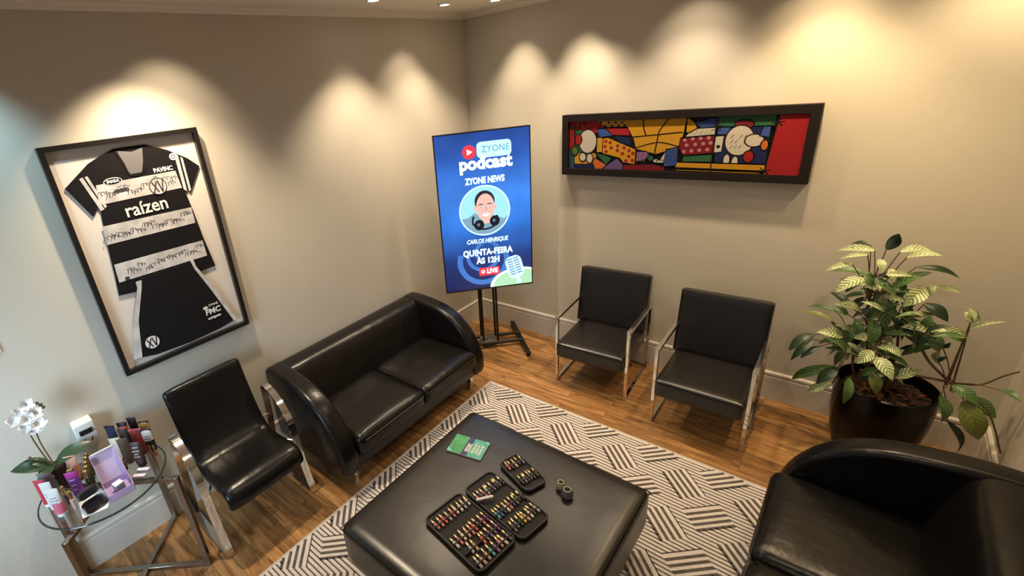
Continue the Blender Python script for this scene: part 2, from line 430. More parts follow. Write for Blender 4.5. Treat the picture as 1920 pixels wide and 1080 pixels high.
# ------------------------------------------------------------------ sofas
def make_sofa():
    t = thing('sofa', 'black leather two-seat sofa with curved arms against the left wall', 'sofa')
    bm = BM(); box(bm, (.03, -.74, .165), (.795, .74, .285), 0, .012, 2); obj('base', bm, M_LEATHER, t)
    bm = BM()
    prof = smooth_prof([(0.0, .70), (.02, .738), (.08, .748), (.14, .742), (.185, .715), (.215, .66), (.25, .56), (.285, .45), (.30, .36), (.30, .24)], 3)
    prism(bm, [(0, .17)]+[tuple(p) for p in prof]+[(.30, .17)], -.66, .66, 'y'); obj('backrest', bm, M_LEATHER, t)
    outer = smooth_prof([(0.0, .70), (.02, .742), (.10, .752), (.24, .748), (.42, .722), (.56, .670), (.67, .585), (.75, .475), (.80, .36), (.815, .28), (.812, .20)], 3)
    for s in (-1, 1):
        bm = BM(); prism(bm, [(0, .165)]+[tuple(p) for p in outer]+[(.80, .165)], s*.785, s*.645, 'y', .032, 4); obj('arm', bm, M_LEATHER, t)
        bm = BM(); tube(bm, [(p[0]-.012, s*.668, p[1]-.002) for p in outer[4:-2]], .0035, 5); obj('seam', bm, M_SEAM, t)
    for k, s in enumerate((-1, 1)):
        bm = BM(); rbox(bm, (.24, min(0, s*.648)+.002, .268), (.842, max(0, s*.648)-.002, .418), .045, 12, .018); c = obj('seat_cushion', bm, M_LEATHER, t)
        bm = BM()
        for z in (.385, .305): tube(bm, [(.28, s*.006, z), (.80, s*.006, z), (.834, s*.020, z-.004), (.842, s*.05, z-.002), (.842, s*.6, z-.002)], .003, 5)
        obj('piping', bm, M_SEAM, c)
    for (x, y) in ((.70, -.66), (.70, .66), (.10, -.66), (.10, .66)):
        bm = BM(); sy = 1 if y > 0 else -1
        prism(bm, [(x-.03, .165), (x+.045, .165), (x+.055, .09), (x+.040, .0), (x-.005, .0), (x+.005, .09)], y-.017, y+.017, 'y', .004, 1); obj('leg', bm, M_CHROME, t)
    return t
sofa = make_sofa(); sofa.location = (.005, -1.855, 0)
s2 = copy_tree(sofa); s2.location = (3.725, -1.94, 0); s2.rotation_euler = (0, 0, PI)
tag(sofa, 'black leather two-seat sofa with curved arms between the reclined chair and the screen', 'sofa', 'black leather sofas')
tag(s2, 'black leather sofa at the lower right corner in front of the potted plant', 'sofa', 'black leather sofas')

# ------------------------------------------------------------------ ottoman
t = thing('ottoman', 'large square black leather ottoman table in the middle of the patterned rug', 'ottoman', (1.845, -2.415, 0))
OT = .425
bm = BM(); rbox(bm, (-.588, -.588, .165), (.588, .588, OT), .045, 14, .006); obj('cushion', bm, M_LEATHER2, t)
bm = BM(); tube(bm, [(-.583, -.583, .40), (.583, -.583, .40), (.583, .583, .40), (-.583, .583, .40)], .004, 5, closed=True); obj('seam', bm, M_SEAM, t)
for sx in (-1, 1):
    for sy in (-1, 1):
        bm = BM(); box(bm, (sx*.40-.03, sy*.40-.03, .0105), (sx*.40+.03, sy*.40+.03, .172), 0, .004, 1); obj('leg', bm, M_BLK, t)

# ------------------------------------------------------------------ the two armchairs under the painting
def make_armchair():
    t = thing('armchair', '', 'chair')
    for s in (-1, 1):
        bm = BM(); X = s*.288; yf, yb = -.285, .275
        P = [(yf, .012), (yf, .612), (yb, .612), (yb, .012)]
        w_ = .024; h_ = .024
        bar(bm, (X, yf, 0.0), (X, yf, .624), w_, h_, side=(1, 0, 0), bev=.002); bar(bm, (X, yb, 0.0), (X, yb, .624), w_, h_, side=(1, 0, 0), bev=.002)
        bar(bm, (X, yf, .612), (X, yb, .612), w_+.006, h_, side=(1, 0, 0), bev=.002); bar(bm, (X, yf, .012), (X, yb, .012), w_, h_, side=(1, 0, 0), bev=.002)
        obj('side_frame', bm, M_CHROME, t)
    bm = BM(); bar(bm, (-.28, .265, .24), (.28, .265, .24), .022, .022); obj('crossbar', bm, M_CHROME, t)
    bm = BM(); bar(bm, (-.28, -.20, .262), (.28, -.20, .262), .020, .020); obj('crossbar', bm, M_CHROME, t)
    bm = BM(); rbox(bm, (-.272, -.352, .272), (.272, .235, .405), .022, 10, .008); obj('seat', bm, M_LEATHER2, t)
    bm = BM(); tube(bm, [(-.268, -.20, .392), (-.268, -.345, .392), (.268, -.345, .392), (.268, -.20, .392)], .004, 5); obj('piping', bm, M_SEAM, t)
    bm = BM(); rbox(bm, (-.288, -.038, 0), (.288, .038, .50), .018, 10, 0)
    bmesh.ops.transform(bm, matrix=Matrix.Translation((0, .165, .395)) @ Matrix.Rotation(R_(-9.5), 4, 'X'), verts=bm.verts[:])
    b = obj('backrest', bm, M_LEATHER2, t)
    bm = BM(); tube(bm, [(-.284, -.034, .01), (-.284, -.034, .494), (.284, -.034, .494), (.284, -.034, .01)], .004, 5)
    bmesh.ops.transform(bm, matrix=Matrix.Translation((0, .165, .395)) @ Matrix.Rotation(R_(-9.5), 4, 'X'), verts=bm.verts[:])
    obj('piping', bm, M_SEAM, b)
    return t
ch = make_armchair(); ch.location = (1.552, -.352, 0); ch.rotation_euler = (0, 0, R_(3))
tag(ch, 'black leather armchair with square chrome arms, the one nearer the tall screen', 'chair', 'low armchairs under the painting')
c2 = copy_tree(ch); c2.location = (2.383, -.462, 0); c2.rotation_euler = (0, 0, R_(1))
tag(c2, 'black leather armchair with square chrome arms, the one nearer the potted plant', 'chair', 'low armchairs under the painting')

# ------------------------------------------------------------------ reclined chair with chrome loops
def sheet(bm, prof, widths, th, n=20):
    rings = []
    P = [Vector(p) for p in prof]
    for i, p in enumerate(P):
        d = (P[min(i+1, len(P)-1)]-P[max(i-1, 0)]).normalized(); nr = Vector((-d.y, d.x))
        tt = th[i]; ring = []
        for k in range(n):
            a = 2*PI*k/n; c, s = math.cos(a), math.sin(a)
            yy = (abs(c)**.28)*(1 if c > 0 else -1)*widths[i]/2; zz = (abs(s)**.75)*(1 if s > 0 else -1)*tt/2
            ring.append(bm.verts.new((p.x+nr.x*zz, yy, p.y+nr.y*zz)))
        rings.append(ring)
    for a, b in zip(rings, rings[1:]):
        for k in range(n): bm.faces.new((a[k], a[(k+1) % n], b[(k+1) % n], b[k]))
    bm.faces.new(list(reversed(rings[0]))); bm.faces.new(rings[-1])
t = thing('lounge_chair', 'reclined black leather chair with chrome loop arms between glass table and sofa', 'chair', (.0, -3.055, 0), R_(0))
prof = smooth_prof([(.045, .945), (.055, .90), (.085, .78), (.125, .65), (.175, .535), (.235, .465), (.31, .440), (.40, .442), (.50, .455), (.57, .462), (.615, .445), (.632, .405), (.625, .365)], 4)
N = len(prof)
wd = []; th = []
for i in range(N):
    e0 = min(i/3.0, 1); e1 = min((N-1-i)/2.0, 1)
    wd.append(.50-.10*(1-math.sqrt(1-(1-e0)**2)) - .02*(1-e1)); th.append(.066*(.35+.65*min(1, math.sqrt(e0+.02)))*(.5+.5*e1))
bm = BM(); sheet(bm, [tuple(p) for p in prof], wd, th, 28); obj('seat_shell', bm, M_LEATHER, t)
loop = smooth_prof([(.056, .012), (.12, .22), (.17, .48), (.185, .68), (.205, .742), (.25, .748), (.31, .722), (.385, .662), (.445, .578), (.470, .47), (.485, .30), (.515, .14), (.555, .012)], 3)
for s in (-1, 1):
    y0, y1 = (s*.285, s*.330)
    bm = BM(); sweep(bm, [tuple(p) for p in loop], y0, y1, .012, True); o = obj('side_loop', bm, M_CHROME, t)
    bm = BM(); tube(bm, [(.40, s*.245, .425), (.474, s*.30, .41)], .008, 8); obj('bracket', bm, M_CHROME, t)
    bm = BM(); tube(bm, [(.16, s*.245, .50), (.176, s*.30, .50)], .008, 8); obj('bracket', bm, M_CHROME, t)

# ------------------------------------------------------------------ round glass side table
TX, TY, TZ = .215, -3.735, .70
t = thing('side_table', 'round glass side table on crossed metal frames crowded with cosmetics', 'table', (TX, TY, 0))
A = [(.275, .265), (-.255, .275), (-.255, -.240), (.260, -.245)]
for (i, j) in ((0, 2), (1, 3)):
    p, q = Vector(A[i]), Vector(A[j]); bm = BM(); top = TZ-.018
    d = (q-p).normalized()
    for e in (p, q): bar(bm, (e.x, e.y, 0), (e.x, e.y, top), .030, .030, side=(d.x, d.y, 0), bev=.002)
    dz = .0 if i == 0 else .001
    for z in (.013+dz, top-.013-dz): bar(bm, (p.x, p.y, z), (q.x, q.y, z), .028, .024, side=(-d.y, d.x, 0), bev=.002)
    obj('frame', bm, M_BRONZE, t)
M_GLASS = mat('clear_glass', (.93, .97, .96), .01, trans=1, ior=1.45)
M_GEDGE = mat('glass_edge', (.02, .03, .03), .15)
bm = BM(); lathe(bm, [(0, TZ-.008), (.296, TZ-.008), (.299, TZ-.004), (.296, TZ), (0, TZ)], 72); g = obj('glass_top', bm, M_GLASS, t)
bm = BM(); tube(bm, [(.300*math.cos(2*PI*k/72), .300*math.sin(2*PI*k/72), TZ-.004) for k in range(72)], .0042, 6, closed=True); obj('rim', bm, M_GEDGE, g)

# things on the glass table ------------------------------------------------
def cosmetic_tube(x, y, h, rz, r, colb, colc, label, band=None, caph=.022, lean=(0, 0), txt=None, tcol=(.9, .88, .85), crimp=None):
    t = thing('cosmetic_tube', label, 'tube', (x, y, TZ+.0005), R_(rz), 'cosmetic tubes on the glass table')
    mb = mat('tube_%d_%d_%d' % tuple(int(c*255) for c in colb), colb, .32); mc = mat('tube_%d_%d_%d' % tuple(int(c*255) for c in colc), colc, .3)
    bm = BM(); lathe(bm, [(r*.86, 0), (r*.9, .002), (r*.9, caph), (r*.80, caph)], 20); c_ = obj('cap', bm, mc, t)
    bm = BM(); n = 24; rings = []
    S = 12; mats_ = [mb]
    if band: mats_.append(mat('tube_%d_%d_%d' % tuple(int(c*255) for c in band[2]), band[2], .3))
    for i in range(S+1):
        f = i/S; z = caph+f*(h-caph); a = r*(1+.22*f); b = r*(1-f)**.8+.0012
        rings.append(([bm.verts.new((a*math.cos(2*PI*k/n), b*math.sin(2*PI*k/n), z)) for k in range(n)], f))
    for (ra, fa), (rb, fb) in zip(rings, rings[1:]):
        for k in range(n):
            f = bm.faces.new((ra[k], ra[(k+1) % n], rb[(k+1) % n], rb[k]))
            if band and band[0] <= (fa+fb)/2 <= band[1]: f.material_index = 1
    bm.faces.new(list(reversed(rings[0][0]))); bm.faces.new(rings[-1][0])
    body = obj('body', bm, mats_, t)
    if crimp:
        bm = BM(); box(bm, (-r*1.22, -.0022, h-.014), (r*1.22, .0022, h+.002), 0, .0008, 1); obj('crimped_end', bm, mat('tube_%d_%d_%d' % tuple(int(c*255) for c in crimp), crimp, .3), t)
    if txt:
        mt_ = mat('print_%d' % int(tcol[0]*255), tcol, .5)
        for (zz, ww) in txt:
            bm = BM(); f = (zz-caph)/(h-caph); b = r*(1-f)**.8+.0012
            box(bm, (-ww*r, -b*.995-.0012, zz-.0022), (ww*r, -b*.8, zz+.0022))
            obj('printed_line', bm, mt_, body, smooth=False)
    t.rotation_euler = (R_(lean[0]), R_(lean[1]), R_(rz))
    return t
K = (.012, .010, .012); NAVY = (.015, .018, .05); REDT = (.42, .03, .05); CREAM = (.62, .55, .42); WH = (.72, .72, .70)
FR = 50   # tubes turn their printed face to the room
cosmetic_tube(.155, -3.975, .165, FR, .021, REDT, WH, 'bright red tube on white cap at the left rim of the glass table')
cosmetic_tube(.114, -3.940, .155, FR+10, .022, (.11, .09, .12), (.2, .2, .2), 'dull purple-grey tube in front of the orchid leaf')
cosmetic_tube(.205, -3.958, .165, FR+5, .022, (.55, .55, .53), WH, 'plain white tube between the red tube and the pink one', txt=[(.10, .5), (.085, .35)], tcol=(.25, .25, .28))
cosmetic_tube(.290, -3.945, .165, FR, .025, (.58, .56, .52), WH, 'white tube with pink lower half, nearest the rim', band=(0, .38, (.55, .12, .18)), txt=[(.115, .55), (.10, .7), (.085, .4)], tcol=(.25, .28, .25))
cosmetic_tube(.225, -3.850, .160, FR+8, .025, (.17, .05, .28), NAVY, 'purple tube shading to dark blue in the middle of the table', band=(.72, 1, (.34, .03, .22)), txt=[(.115, .5), (.085, .45), (.06, .3)], tcol=(.55, .5, .75))
cosmetic_tube(.078, -3.823, .165, FR, .026, (.60, .30, .22), (.5, .3, .22), 'peach coloured tube under the orchid leaves', txt=[(.09, .2), (.08, .25)], tcol=(.35, .10, .08))
cosmetic_tube(.205, -3.475, .165, FR, .024, (.62, .58, .54), (.66, .52, .44), 'white and black tube at the right end of the table', band=(0, .48, K), crimp=NAVY, txt=[(.125, .5), (.11, .6)], tcol=(.22, .15, .35))
cosmetic_tube(.262, -3.555, .160, FR-5, .025, (.055, .035, .035), (.02, .015, .015), 'dark brown tube with pale printed lines facing the room', caph=.03, txt=[(.130, .6), (.108, .75), (.09, .5), (.074, .65)], tcol=(.5, .46, .42))
cosmetic_tube(.172, -3.590, .165, FR+6, .024, (.13, .10, .09), (.18, .15, .12), 'translucent grey-brown tube left of the dark brown one')
cosmetic_tube(.152, -3.517, .170, FR, .026, (.26, .035, .04), (.16, .02, .02), 'large dark red tube behind the brown one', crimp=(.55, .10, .12))
cosmetic_tube(.105, -3.615, .150, FR, .024, CREAM, (.5, .42, .28), 'cream coloured tube in the right-hand cluster', crimp=(.60, .50, .40))
cosmetic_tube(.022, -3.604, .190, FR-10, .024, NAVY, K, 'tall navy tube at the back left of the right-hand cluster', crimp=K)
cosmetic_tube(.038, -3.545, .185, FR, .023, K, K, 'black tube with coral band behind the cream tube', band=(.55, .85, (.55, .08, .07)))
cosmetic_tube(.055, -3.497, .195, FR-8, .023, K, K, 'black tube standing at the very back of the right-hand cluster')
cosmetic_tube(.098, -3.562, .180, FR, .022, (.03, .022, .02), K, 'black-brown tube just in front of the backmost one')
cosmetic_tube(.128, -3.458, .175, FR-4, .024, (.36, .20, .07), (.5, .35, .2), 'golden brown tube behind the red one', crimp=K)
M_GOLD = mat('gold', (.75, .55, .25), .22, 1)
def gloss(x, y, h, r, col, label, capf=.45, grp='small gold-capped bottles'):
    t = thing('gloss_bottle', label, 'bottle', (x, y, TZ+.0005), R_(20), grp)
    hb = h*(1-capf)
    bm = BM(); lathe(bm, [(r*.9, 0), (r, .003), (r, hb-.002), (r*.75, hb)], 14); obj('body', bm, mat('gloss_%d_%d' % (int(col[0]*255), int(col[2]*255)), col, .15), t)
    bm = BM(); lathe(bm, [(r*.55, hb-.001), (r*.55, hb+.004), (r*.82, hb+.004), (r*.78, h-.002), (r*.6, h)], 14); obj('cap', bm, M_GOLD, t)
    return t
gloss(.235, -3.905, .115, .0115, (.06, .05, .05), 'dark lip gloss bottle with gold cap between white and purple tubes')
gloss(.300, -3.890, .110, .012, (.50, .32, .27), 'pale pink lip gloss bottle with gold cap near the front rim')
for k, (x, y, h) in enumerate([(.205, -3.795, .115), (.175, -3.782, .12), (.140, -3.775, .125), (.105, -3.765, .13), (.07, -3.755, .13)]):
    gloss(x, y, h, .014, (.05, .055, .03), ['frontmost', 'second', 'middle', 'fourth', 'rearmost'][k]+' dark green bottle with gold cap in the row left of the lilac box', .4, 'row of green and gold bottles')
gloss(.215, -3.630, .085, .014, (.22, .08, .05), 'reddish brown bottle right of the lilac box lid', .3)
gloss(.185, -3.648, .100, .013, (.06, .06, .02), 'dark olive bottle squeezed behind the lilac box lid', .35)
gloss(.245, -3.475, .075, .007, (.25, .09, .05), 'thin amber vial with gold cap beside the white and black tube', .6)
gloss(.238, -3.492, .080, .007, (.25, .09, .05), 'thin amber vial with gold cap behind its twin', .6)
gloss(.126, -3.845, .12, .020, (.02, .018, .02), 'stout black bottle between peach tube and green bottles', .3)
# lilac box with open lid
t = thing('gift_box', 'open lilac gift box holding a small white-topped jar', 'box', (.355, -3.700, TZ+.0005), R_(-2))
M_LIL = mat('lilac_card', (.47, .33, .55), .6); M_LIL2 = mat('lilac_card_inside', (.52, .40, .58), .6)
bm = BM(); a = .068; b = .060; hh = .038; th_ = .0025
box(bm, (-a, -b, 0), (a, b, th_)); box(bm, (-a, -b, 0), (-a+th_, b, hh)); box(bm, (a-th_, -b, 0), (a, b, hh)); box(bm, (-a, -b, 0), (a, -b+th_, hh)); box(bm, (-a, b-th_, 0), (a, b, hh))
obj('tray', bm, M_LIL, t, smooth=False)
bm = BM(); LM = Matrix.Translation((-a, 0, hh)) @ Matrix.Rotation(R_(-18), 4, 'Y')
box(bm, (-.003, -b, 0), (0, b, .165)); box(bm, (0, -b, 0), (.022, -b+.002, .150)); box(bm, (0, b-.002, 0), (.022, b, .150)); box(bm, (-.003, -b*.86, .165), (.020, b*.86, .168), 1)
bmesh.ops.transform(bm, matrix=LM, verts=bm.verts[:]); obj('lid', bm, [M_LIL2, M_WHITE], t, smooth=False)
j = thing('cosmetic_jar', 'small grey jar with square white top inside the lilac box', 'jar', (.362, -3.700, TZ+.0045), R_(12))
bm = BM(); box(bm, (-.022, -.022, 0), (.022, .022, .040), 0, .004, 2); obj('body', bm, mat('jar_grey', (.16, .14, .18), .25), j)
bm = BM(); box(bm, (-.021, -.021, .0402), (.021, .021, .047), 0, .002, 1); obj('lid', bm, M_WHITE, j)
for (x, y, rz, lab) in [(.318, -3.568, 42, 'tiny white and lilac carton, the one nearer the tubes'), (.352, -3.600, 42, 'tiny white and lilac carton, the one nearer the lilac box')]:
    t = thing('small_carton', lab, 'box', (x, y, TZ+.0005), R_(rz), 'tiny cartons at the right of the table')
    bm = BM(); box(bm, (-.034, -.011, 0), (.034, .011, .014), 0); obj('sleeve', bm, mat('carton_lilac', (.45, .36, .48), .5), t, smooth=False)
    bm = BM(); box(bm, (-.033, -.010, .0142), (.033, .010, .0152), 0); obj('top_panel', bm, mat('carton_white', (.74, .68, .70), .5), t, smooth=False)
# black compact on white card
o = BM(); prism(o, [(-.085, -.055), (.055, -.07), (.085, .035), (-.01, .085), (-.085, .05)], 0, .0015, 'z')
tag(obj('paper_card', o, mat('paper', (.72, .70, .66), .7), None, False, (.358, -3.818, TZ+.0005)), 'white paper card lying under the black case', 'card')
t = thing('makeup_case', 'open black faceted makeup case on white card at the front rim', 'case', (.374, -3.820, TZ+.0022), R_(8))
M_CASE = mat('case_black', (.012, .010, .012), .12, coat=.5)
bm = BM(); prism(bm, [(-.045, -.03), (-.03, -.05), (.03, -.05), (.045, -.03), (.045, .03), (.03, .05), (-.03, .05), (-.045, .03)], 0, .028, 'z', .004, 1); obj('tray', bm, M_CASE, t)
bm = BM(); prism(bm, [(-.045, -.028), (-.03, -.048), (.03, -.048), (.045, -.028), (.045, .028), (.03, .048), (-.03, .048), (-.045, .028)], 0, .012, 'z', .006, 1)
bmesh.ops.transform(bm, matrix=Matrix.Translation((-.042, 0, .034)) @ Matrix.Rotation(R_(-62), 4, 'Y') @ Matrix.Translation((.045, 0, 0)), verts=bm.verts[:]); obj('lid', bm, mat('case_grey', (.06, .06, .065), .1, coat=.6), t)
# orchid
t = thing('orchid', 'white artificial orchid with broad dark leaves behind the cosmetics', 'plant', (.045, -3.888, TZ+.0005))
bm = BM(); lathe(bm, [(.028, 0), (.034, .004), (.042, .12), (.044, .135), (.040, .135), (.036, .125), (0, .12)], 24); obj('pot', bm, mat('orchid_pot', (.03, .022, .018), .4), t)
bm = BM(); st = [[(0, 0, .06), (-.005, -.015, .16), (-.012, -.03, .32), (-.02, -.03, .47)], [(.01, .005, .06), (.01, -.002, .16), (.0, -.01, .30), (-.01, 0, .42)]]
for s_ in st: tube(bm, smooth_prof(s_, 4), .0035, 6)
tube(bm, smooth_prof([(0, 0, .06), (0, -.05, .10), (0, -.085, .135)], 3), .003, 5); obj('stem', bm, mat('orchid_stem', (.12, .075, .03), .6), t)
def leafmesh(bm, base, tip, width, normal=(0, 0, 1), droop=.0, fold=.15, n=8, mi=0, shape=1.0, cm=None):
    base = Vector(base); tip = Vector(tip); d = tip-base; L = d.length; d.normalize()
    nn = Vector(normal); s = d.cross(nn)
    if s.length < 1e-4: s = d.cross(Vector((1, 0, 0)))
    s.normalize(); nn = s.cross(d).normalized()
    rows = []
    for i in range(n+1):
        f = i/n
        w_ = width*.5*math.sin(PI*min(1, f**shape*.98+.02))**.8
        c = base+d*L*f+nn*(math.sin(PI*f)*L*.10)-Vector((0, 0, 1))*droop*L*f*f
        rows.append((bm.verts.new(c-s*w_+nn*w_*fold), bm.verts.new(c-s*w_*.5+nn*w_*fold*.3), bm.verts.new(c), bm.verts.new(c+s*w_*.5+nn*w_*fold*.3), bm.verts.new(c+s*w_+nn*w_*fold)))
    for a, b in zip(rows, rows[1:]):
        for k in range(4):
            f = bm.faces.new((a[k], a[k+1], b[k+1], b[k])); f.material_index = mi
M_OLEAF = mat('orchid_leaf', (.025, .055, .02), .35)
for (tp, wd_) in (((-.02, -.165, .23), .088), ((.015, .185, .195), .078), ((.07, -.09, .15), .06)):
    bm = BM(); leafmesh(bm, (0, 0, .135), tp, wd_, (0.5, 0, 1), .12, .12, 10); obj('leaf', bm, M_OLEAF, t)
M_PETAL = mat('orchid_petal', (.90, .89, .86), .6, var=(60, (.85, .82, .80)))
rnd = random.Random(4)
bm = BM()
for (cx, cy, cz, ang) in [(-.01, -.085, .36, 10), (-.005, -.035, .40, 70), (.0, .01, .42, 40), (.015, -.015, .345, -20), (.01, .03, .36, 100), (0, -.04, .305, 30), (.02, .025, .30, 60), (-.01, -.005, .27, 150)]:
    c = Vector((cx, cy*.72, .455+(cz-.34)*.95))
    for k in range(5):
        a = R_(ang+72*k); u = Vector((.45, math.cos(a)*.9, math.sin(a)*.9)).normalized()
        leafmesh(bm, c, c+u*.044, .052, (1, .1, .2), 0, .25, 5, shape=.7)
obj('flowers', bm, M_PETAL, t)
bm = BM()
for (cx, cy, cz, r) in [(-.01, .035, .415, .010), (-.01, .055, .405, .009), (-.008, .068, .39, .010), (0, .074, .375, .009), (0, -.088, .14, .008)]:
    tt = BM(); bmesh.ops.create_icosphere(tt, subdivisions=2, radius=r); join(bm, tt, Matrix.Translation((cx, cy*.85, cz+.10)))
obj('buds', bm, mat('orchid_bud', (.10, .09, .05), .6), t)
bm = BM()
for k in range(7):
    a = 2*PI*k/7; leafmesh(bm, (.06, -.045, .125), (.06+.02*math.cos(a)*.5+.012, -.045+.025*math.cos(a), .125+.020*math.sin(a)), .012, (1, 0, .3), 0, .2, 4)
obj('yellow_blossom', bm, mat('yellow_petal', (.70, .42, .03), .5), t)['label'] = 'small yellow artificial blossom'
# white dispenser on the wall behind the table
yy = -3.705
t = thing('air_freshener', 'white air freshener box mounted low on the wall behind the glass table', 'dispenser', (lw(yy), yy, .80), PI/2-TILT)
bm = BM(); prism(bm, [(0, 0), (0, .165), (-.085, .165), (-.085, .135), (-.055, .0)], -.048, .048, 'x', .006, 3); obj('case', bm, M_WHITE, t)
bm = BM(); box(bm, (-.030, -.0885, .098), (.032, -.060, .130), 0, .002, 1); obj('sensor_window', bm, M_BLK, t)
bm = BM(); tube(bm, [(.018*math.cos(2*PI*k/24), -.068+.004*math.sin(2*PI*k/24), .060+.020*math.sin(2*PI*k/24)) for k in range(24)], .004, 6, closed=True); obj('button_ring', bm, M_CHROME, t)

# ------------------------------------------------------------------ framed shirt
FY = -3.03; t = thing('framed_shirt', 'black frame holding a signed black and white sports shirt with shorts', 'framed shirt', (lw(FY)+.004, FY, 1.762), PI/2-TILT)
hw, hz, fw = .392, .655, .026
bm = BM()
for (a, b) in (((-hw, -hz), (-hw+fw, hz)), ((hw-fw, -hz), (hw, hz)), ((-hw+fw, hz-fw), (hw-fw, hz)), ((-hw+fw, -hz), (hw-fw, -hz+fw))):
    box(bm, (a[0], -.045, a[1]), (b[0], 0, b[1]))
obj('frame', bm, M_BLK, t, smooth=False)
bm = BM(); box(bm, (-hw+fw, -.014, -hz+fw), (hw-fw, -.002, hz-fw)); obj('mat_board', bm, mat('mat_board', (.66, .60, .54), .8), t, smooth=False)
M_CLOTH = mat('shirt_black', (.006, .005, .006), .85, spec=.2, bump=[(500, .3, .001)]); M_CLOTHW = mat('shirt_white', (.60, .58, .57), .8, bump=[(500, .3, .001), (12, .3, .01)], var=(14, (.40, .385, .38)))
M_PRINT = mat('print_white', (.72, .70, .68), .6); M_INK = mat('ink', (.03, .028, .035), .7)
def slab(name, pts, y0, y1, mt, parent, bev=.002):
    bm = BM(); prism(bm, pts, y0, y1, 'y'); return obj(name, bm, mt, parent, smooth=False)
def xz(pts): return pts
shirt_pts = [(-.062, .601), (-.135, .575), (-.20, .545), (-.335, .444), (-.300, .365), (-.262, .278), (-.215, .335), (-.225, .26), (-.247, .10), (-.262, -.05), (-.279, -.180), (-.180, -.192), (0, -.196), (.18, -.196), (.285, -.190), (.262, .0), (.248, .18), (.238, .27), (.232, .34), (.262, .292), (.356, .434), (.30, .49), (.20, .555), (.094, .600)]
sh = slab('shirt', shirt_pts, -.022, -.014, M_CLOTH, t)
for pts in ([(-.200, .433), (.213, .433), (.222, .330), (-.215, .330)], [(-.240, .216), (.242, .206), (.240, .109), (-.246, .114)], [(-.250, -.002), (.250, -.008), (.252, -.110), (-.256, -.108)]):
    slab('white_stripe', pts, -.0235, -.0215, M_CLOTHW, sh)
slab('collar_inside', [(-.050, .588), (-.045, .55), (-.025, .458), (.038, .458), (.062, .52), (.078, .586), (.02, .572)], -.0235, -.021, mat('collar_grey', (.13, .125, .13), .8), sh)
bm = BM(); stroke(bm, smooth_prof([(-.062, .598), (-.04, .52), (-.025, .455), (.04, .455), (.07, .51), (.09, .597)], 3), .012, -.0242); obj('collar_trim', bm, M_CLOTH, sh, smooth=False)
for pts in ([(-.262, .478), (-.245, .484), (-.200, .305), (-.218, .298)], [(-.236, .484), (-.222, .486), (-.184, .315), (-.196, .309)], [(.232, .535), (.252, .515), (.246, .306), (.230, .318)], [(.262, .505), (.274, .495), (.270, .308), (.257, .300)]):
    slab('sleeve_band', pts, -.0238, -.0215, M_CLOTHW, sh)
text('sponsor_lettering', 'ra\u00edzen', .105, M_PRINT, sh, (.005, -.0250, .266), .222, .0015)
text('chest_lettering', 'PAVINC', .034, M_PRINT, sh, (.150, -.0250, .452), .105, .0012)
bm = BM(); flat(bm, circ(-.117, .438, .046, .020), -.0244, 0); flat(bm, circ(-.117, .438, .042, .016), -.0248, 1); obj('oval_badge', bm, [M_PRINT, M_CLOTH], sh, smooth=False)
text('badge_lettering', 'INARA', .022, M_PRINT, sh, (-.117, -.0255, .438), .062, .001)
text('stripe_lettering', 'NNBIO', .022, M_INK, sh, (-.088, -.0250, .385), .07, .0012)
def crest(cx, cz, r, fg, bg, parent, y):
    bm = BM()
    ring = [(cx+r*math.cos(2*PI*k/32), cz+r*math.sin(2*PI*k/32)) for k in range(33)]
    flat(bm, circ(cx, cz, r), y, 1); stroke(bm, ring, r*.10, y-.0005, 0)
    for pts in ([(-.62, .62), (-.05, -.70)], [(-.05, .62), (-.62, -.70)], [(.08, .70), (.38, -.75)], [(.68, .62), (.38, -.75)]): stroke(bm, [(cx+p[0]*r, cz+p[1]*r) for p in pts], r*.15, y-.0008, 0)
    for dx in (-.14, .0, .14): flat(bm, circ(cx+dx*r, cz+r*1.20, r*.055, n=8), y, 0)
    return obj('crest', bm, [fg, bg], parent, smooth=False)
crest(.096, .366, .046, M_INK, M_CLOTHW, sh, -.0246)
bm = BM(); flat(bm, circ(.222, .512, .020), -.0246, 0); stroke(bm, circ(.222, .512, .010)+[(.232, .512)], .004, -.025, 1); obj('sleeve_badge', bm, [M_PRINT, M_INK], sh, smooth=False)
rnd = random.Random(11)
for (x0, x1, z0, z1, n) in ((-.20, .05, .345, .42, 7), (.14, .21, .34, .42, 3), (-.235, .235, .122, .200, 15), (-.20, .235, -.10, -.018, 13)):
    bm = BM()
    for k in range(n):
        cx = x0+(x1-x0)*(k+.5)/n+rnd.uniform(-.008, .008); cz = rnd.uniform(z0+.02, z1-.02); ww = rnd.uniform(.020, .034); ph = rnd.uniform(0, 6); sl = rnd.uniform(-.3, .8)
        pts = []
        for i in range(22):
            f = i/21; pts.append((cx-ww+2*ww*f+.006*math.sin(f*17+ph), max(z0, min(z1, cz+sl*ww*(f-.5)+.016*math.sin(f*21+ph)*(1-.6*f)))))
        stroke(bm, pts, .0022, -.0242)
    obj('signatures', bm, M_INK, sh, smooth=False)
bm = BM(); box(bm, (-.222, -.025, -.110), (-.200, -.0215, -.088)); obj('hem_label', bm, M_INK, sh, smooth=False)
st = slab('shorts', [(-.150, -.122), (0, -.115), (.150, -.120), (.165, -.16), (.235, -.33), (.318, -.585), (.20, -.606), (0, -.615), (-.20, -.603), (-.322, -.575), (-.265, -.36), (-.180, -.16)], -.033, -.024, M_CLOTH, t)
slab('side_panel', [(-.180, -.13), (-.148, -.13), (-.160, -.17), (-.235, -.36), (-.282, -.582), (-.326, -.576), (-.266, -.36), (-.182, -.165)], -.0345, -.0325, M_CLOTHW, st)
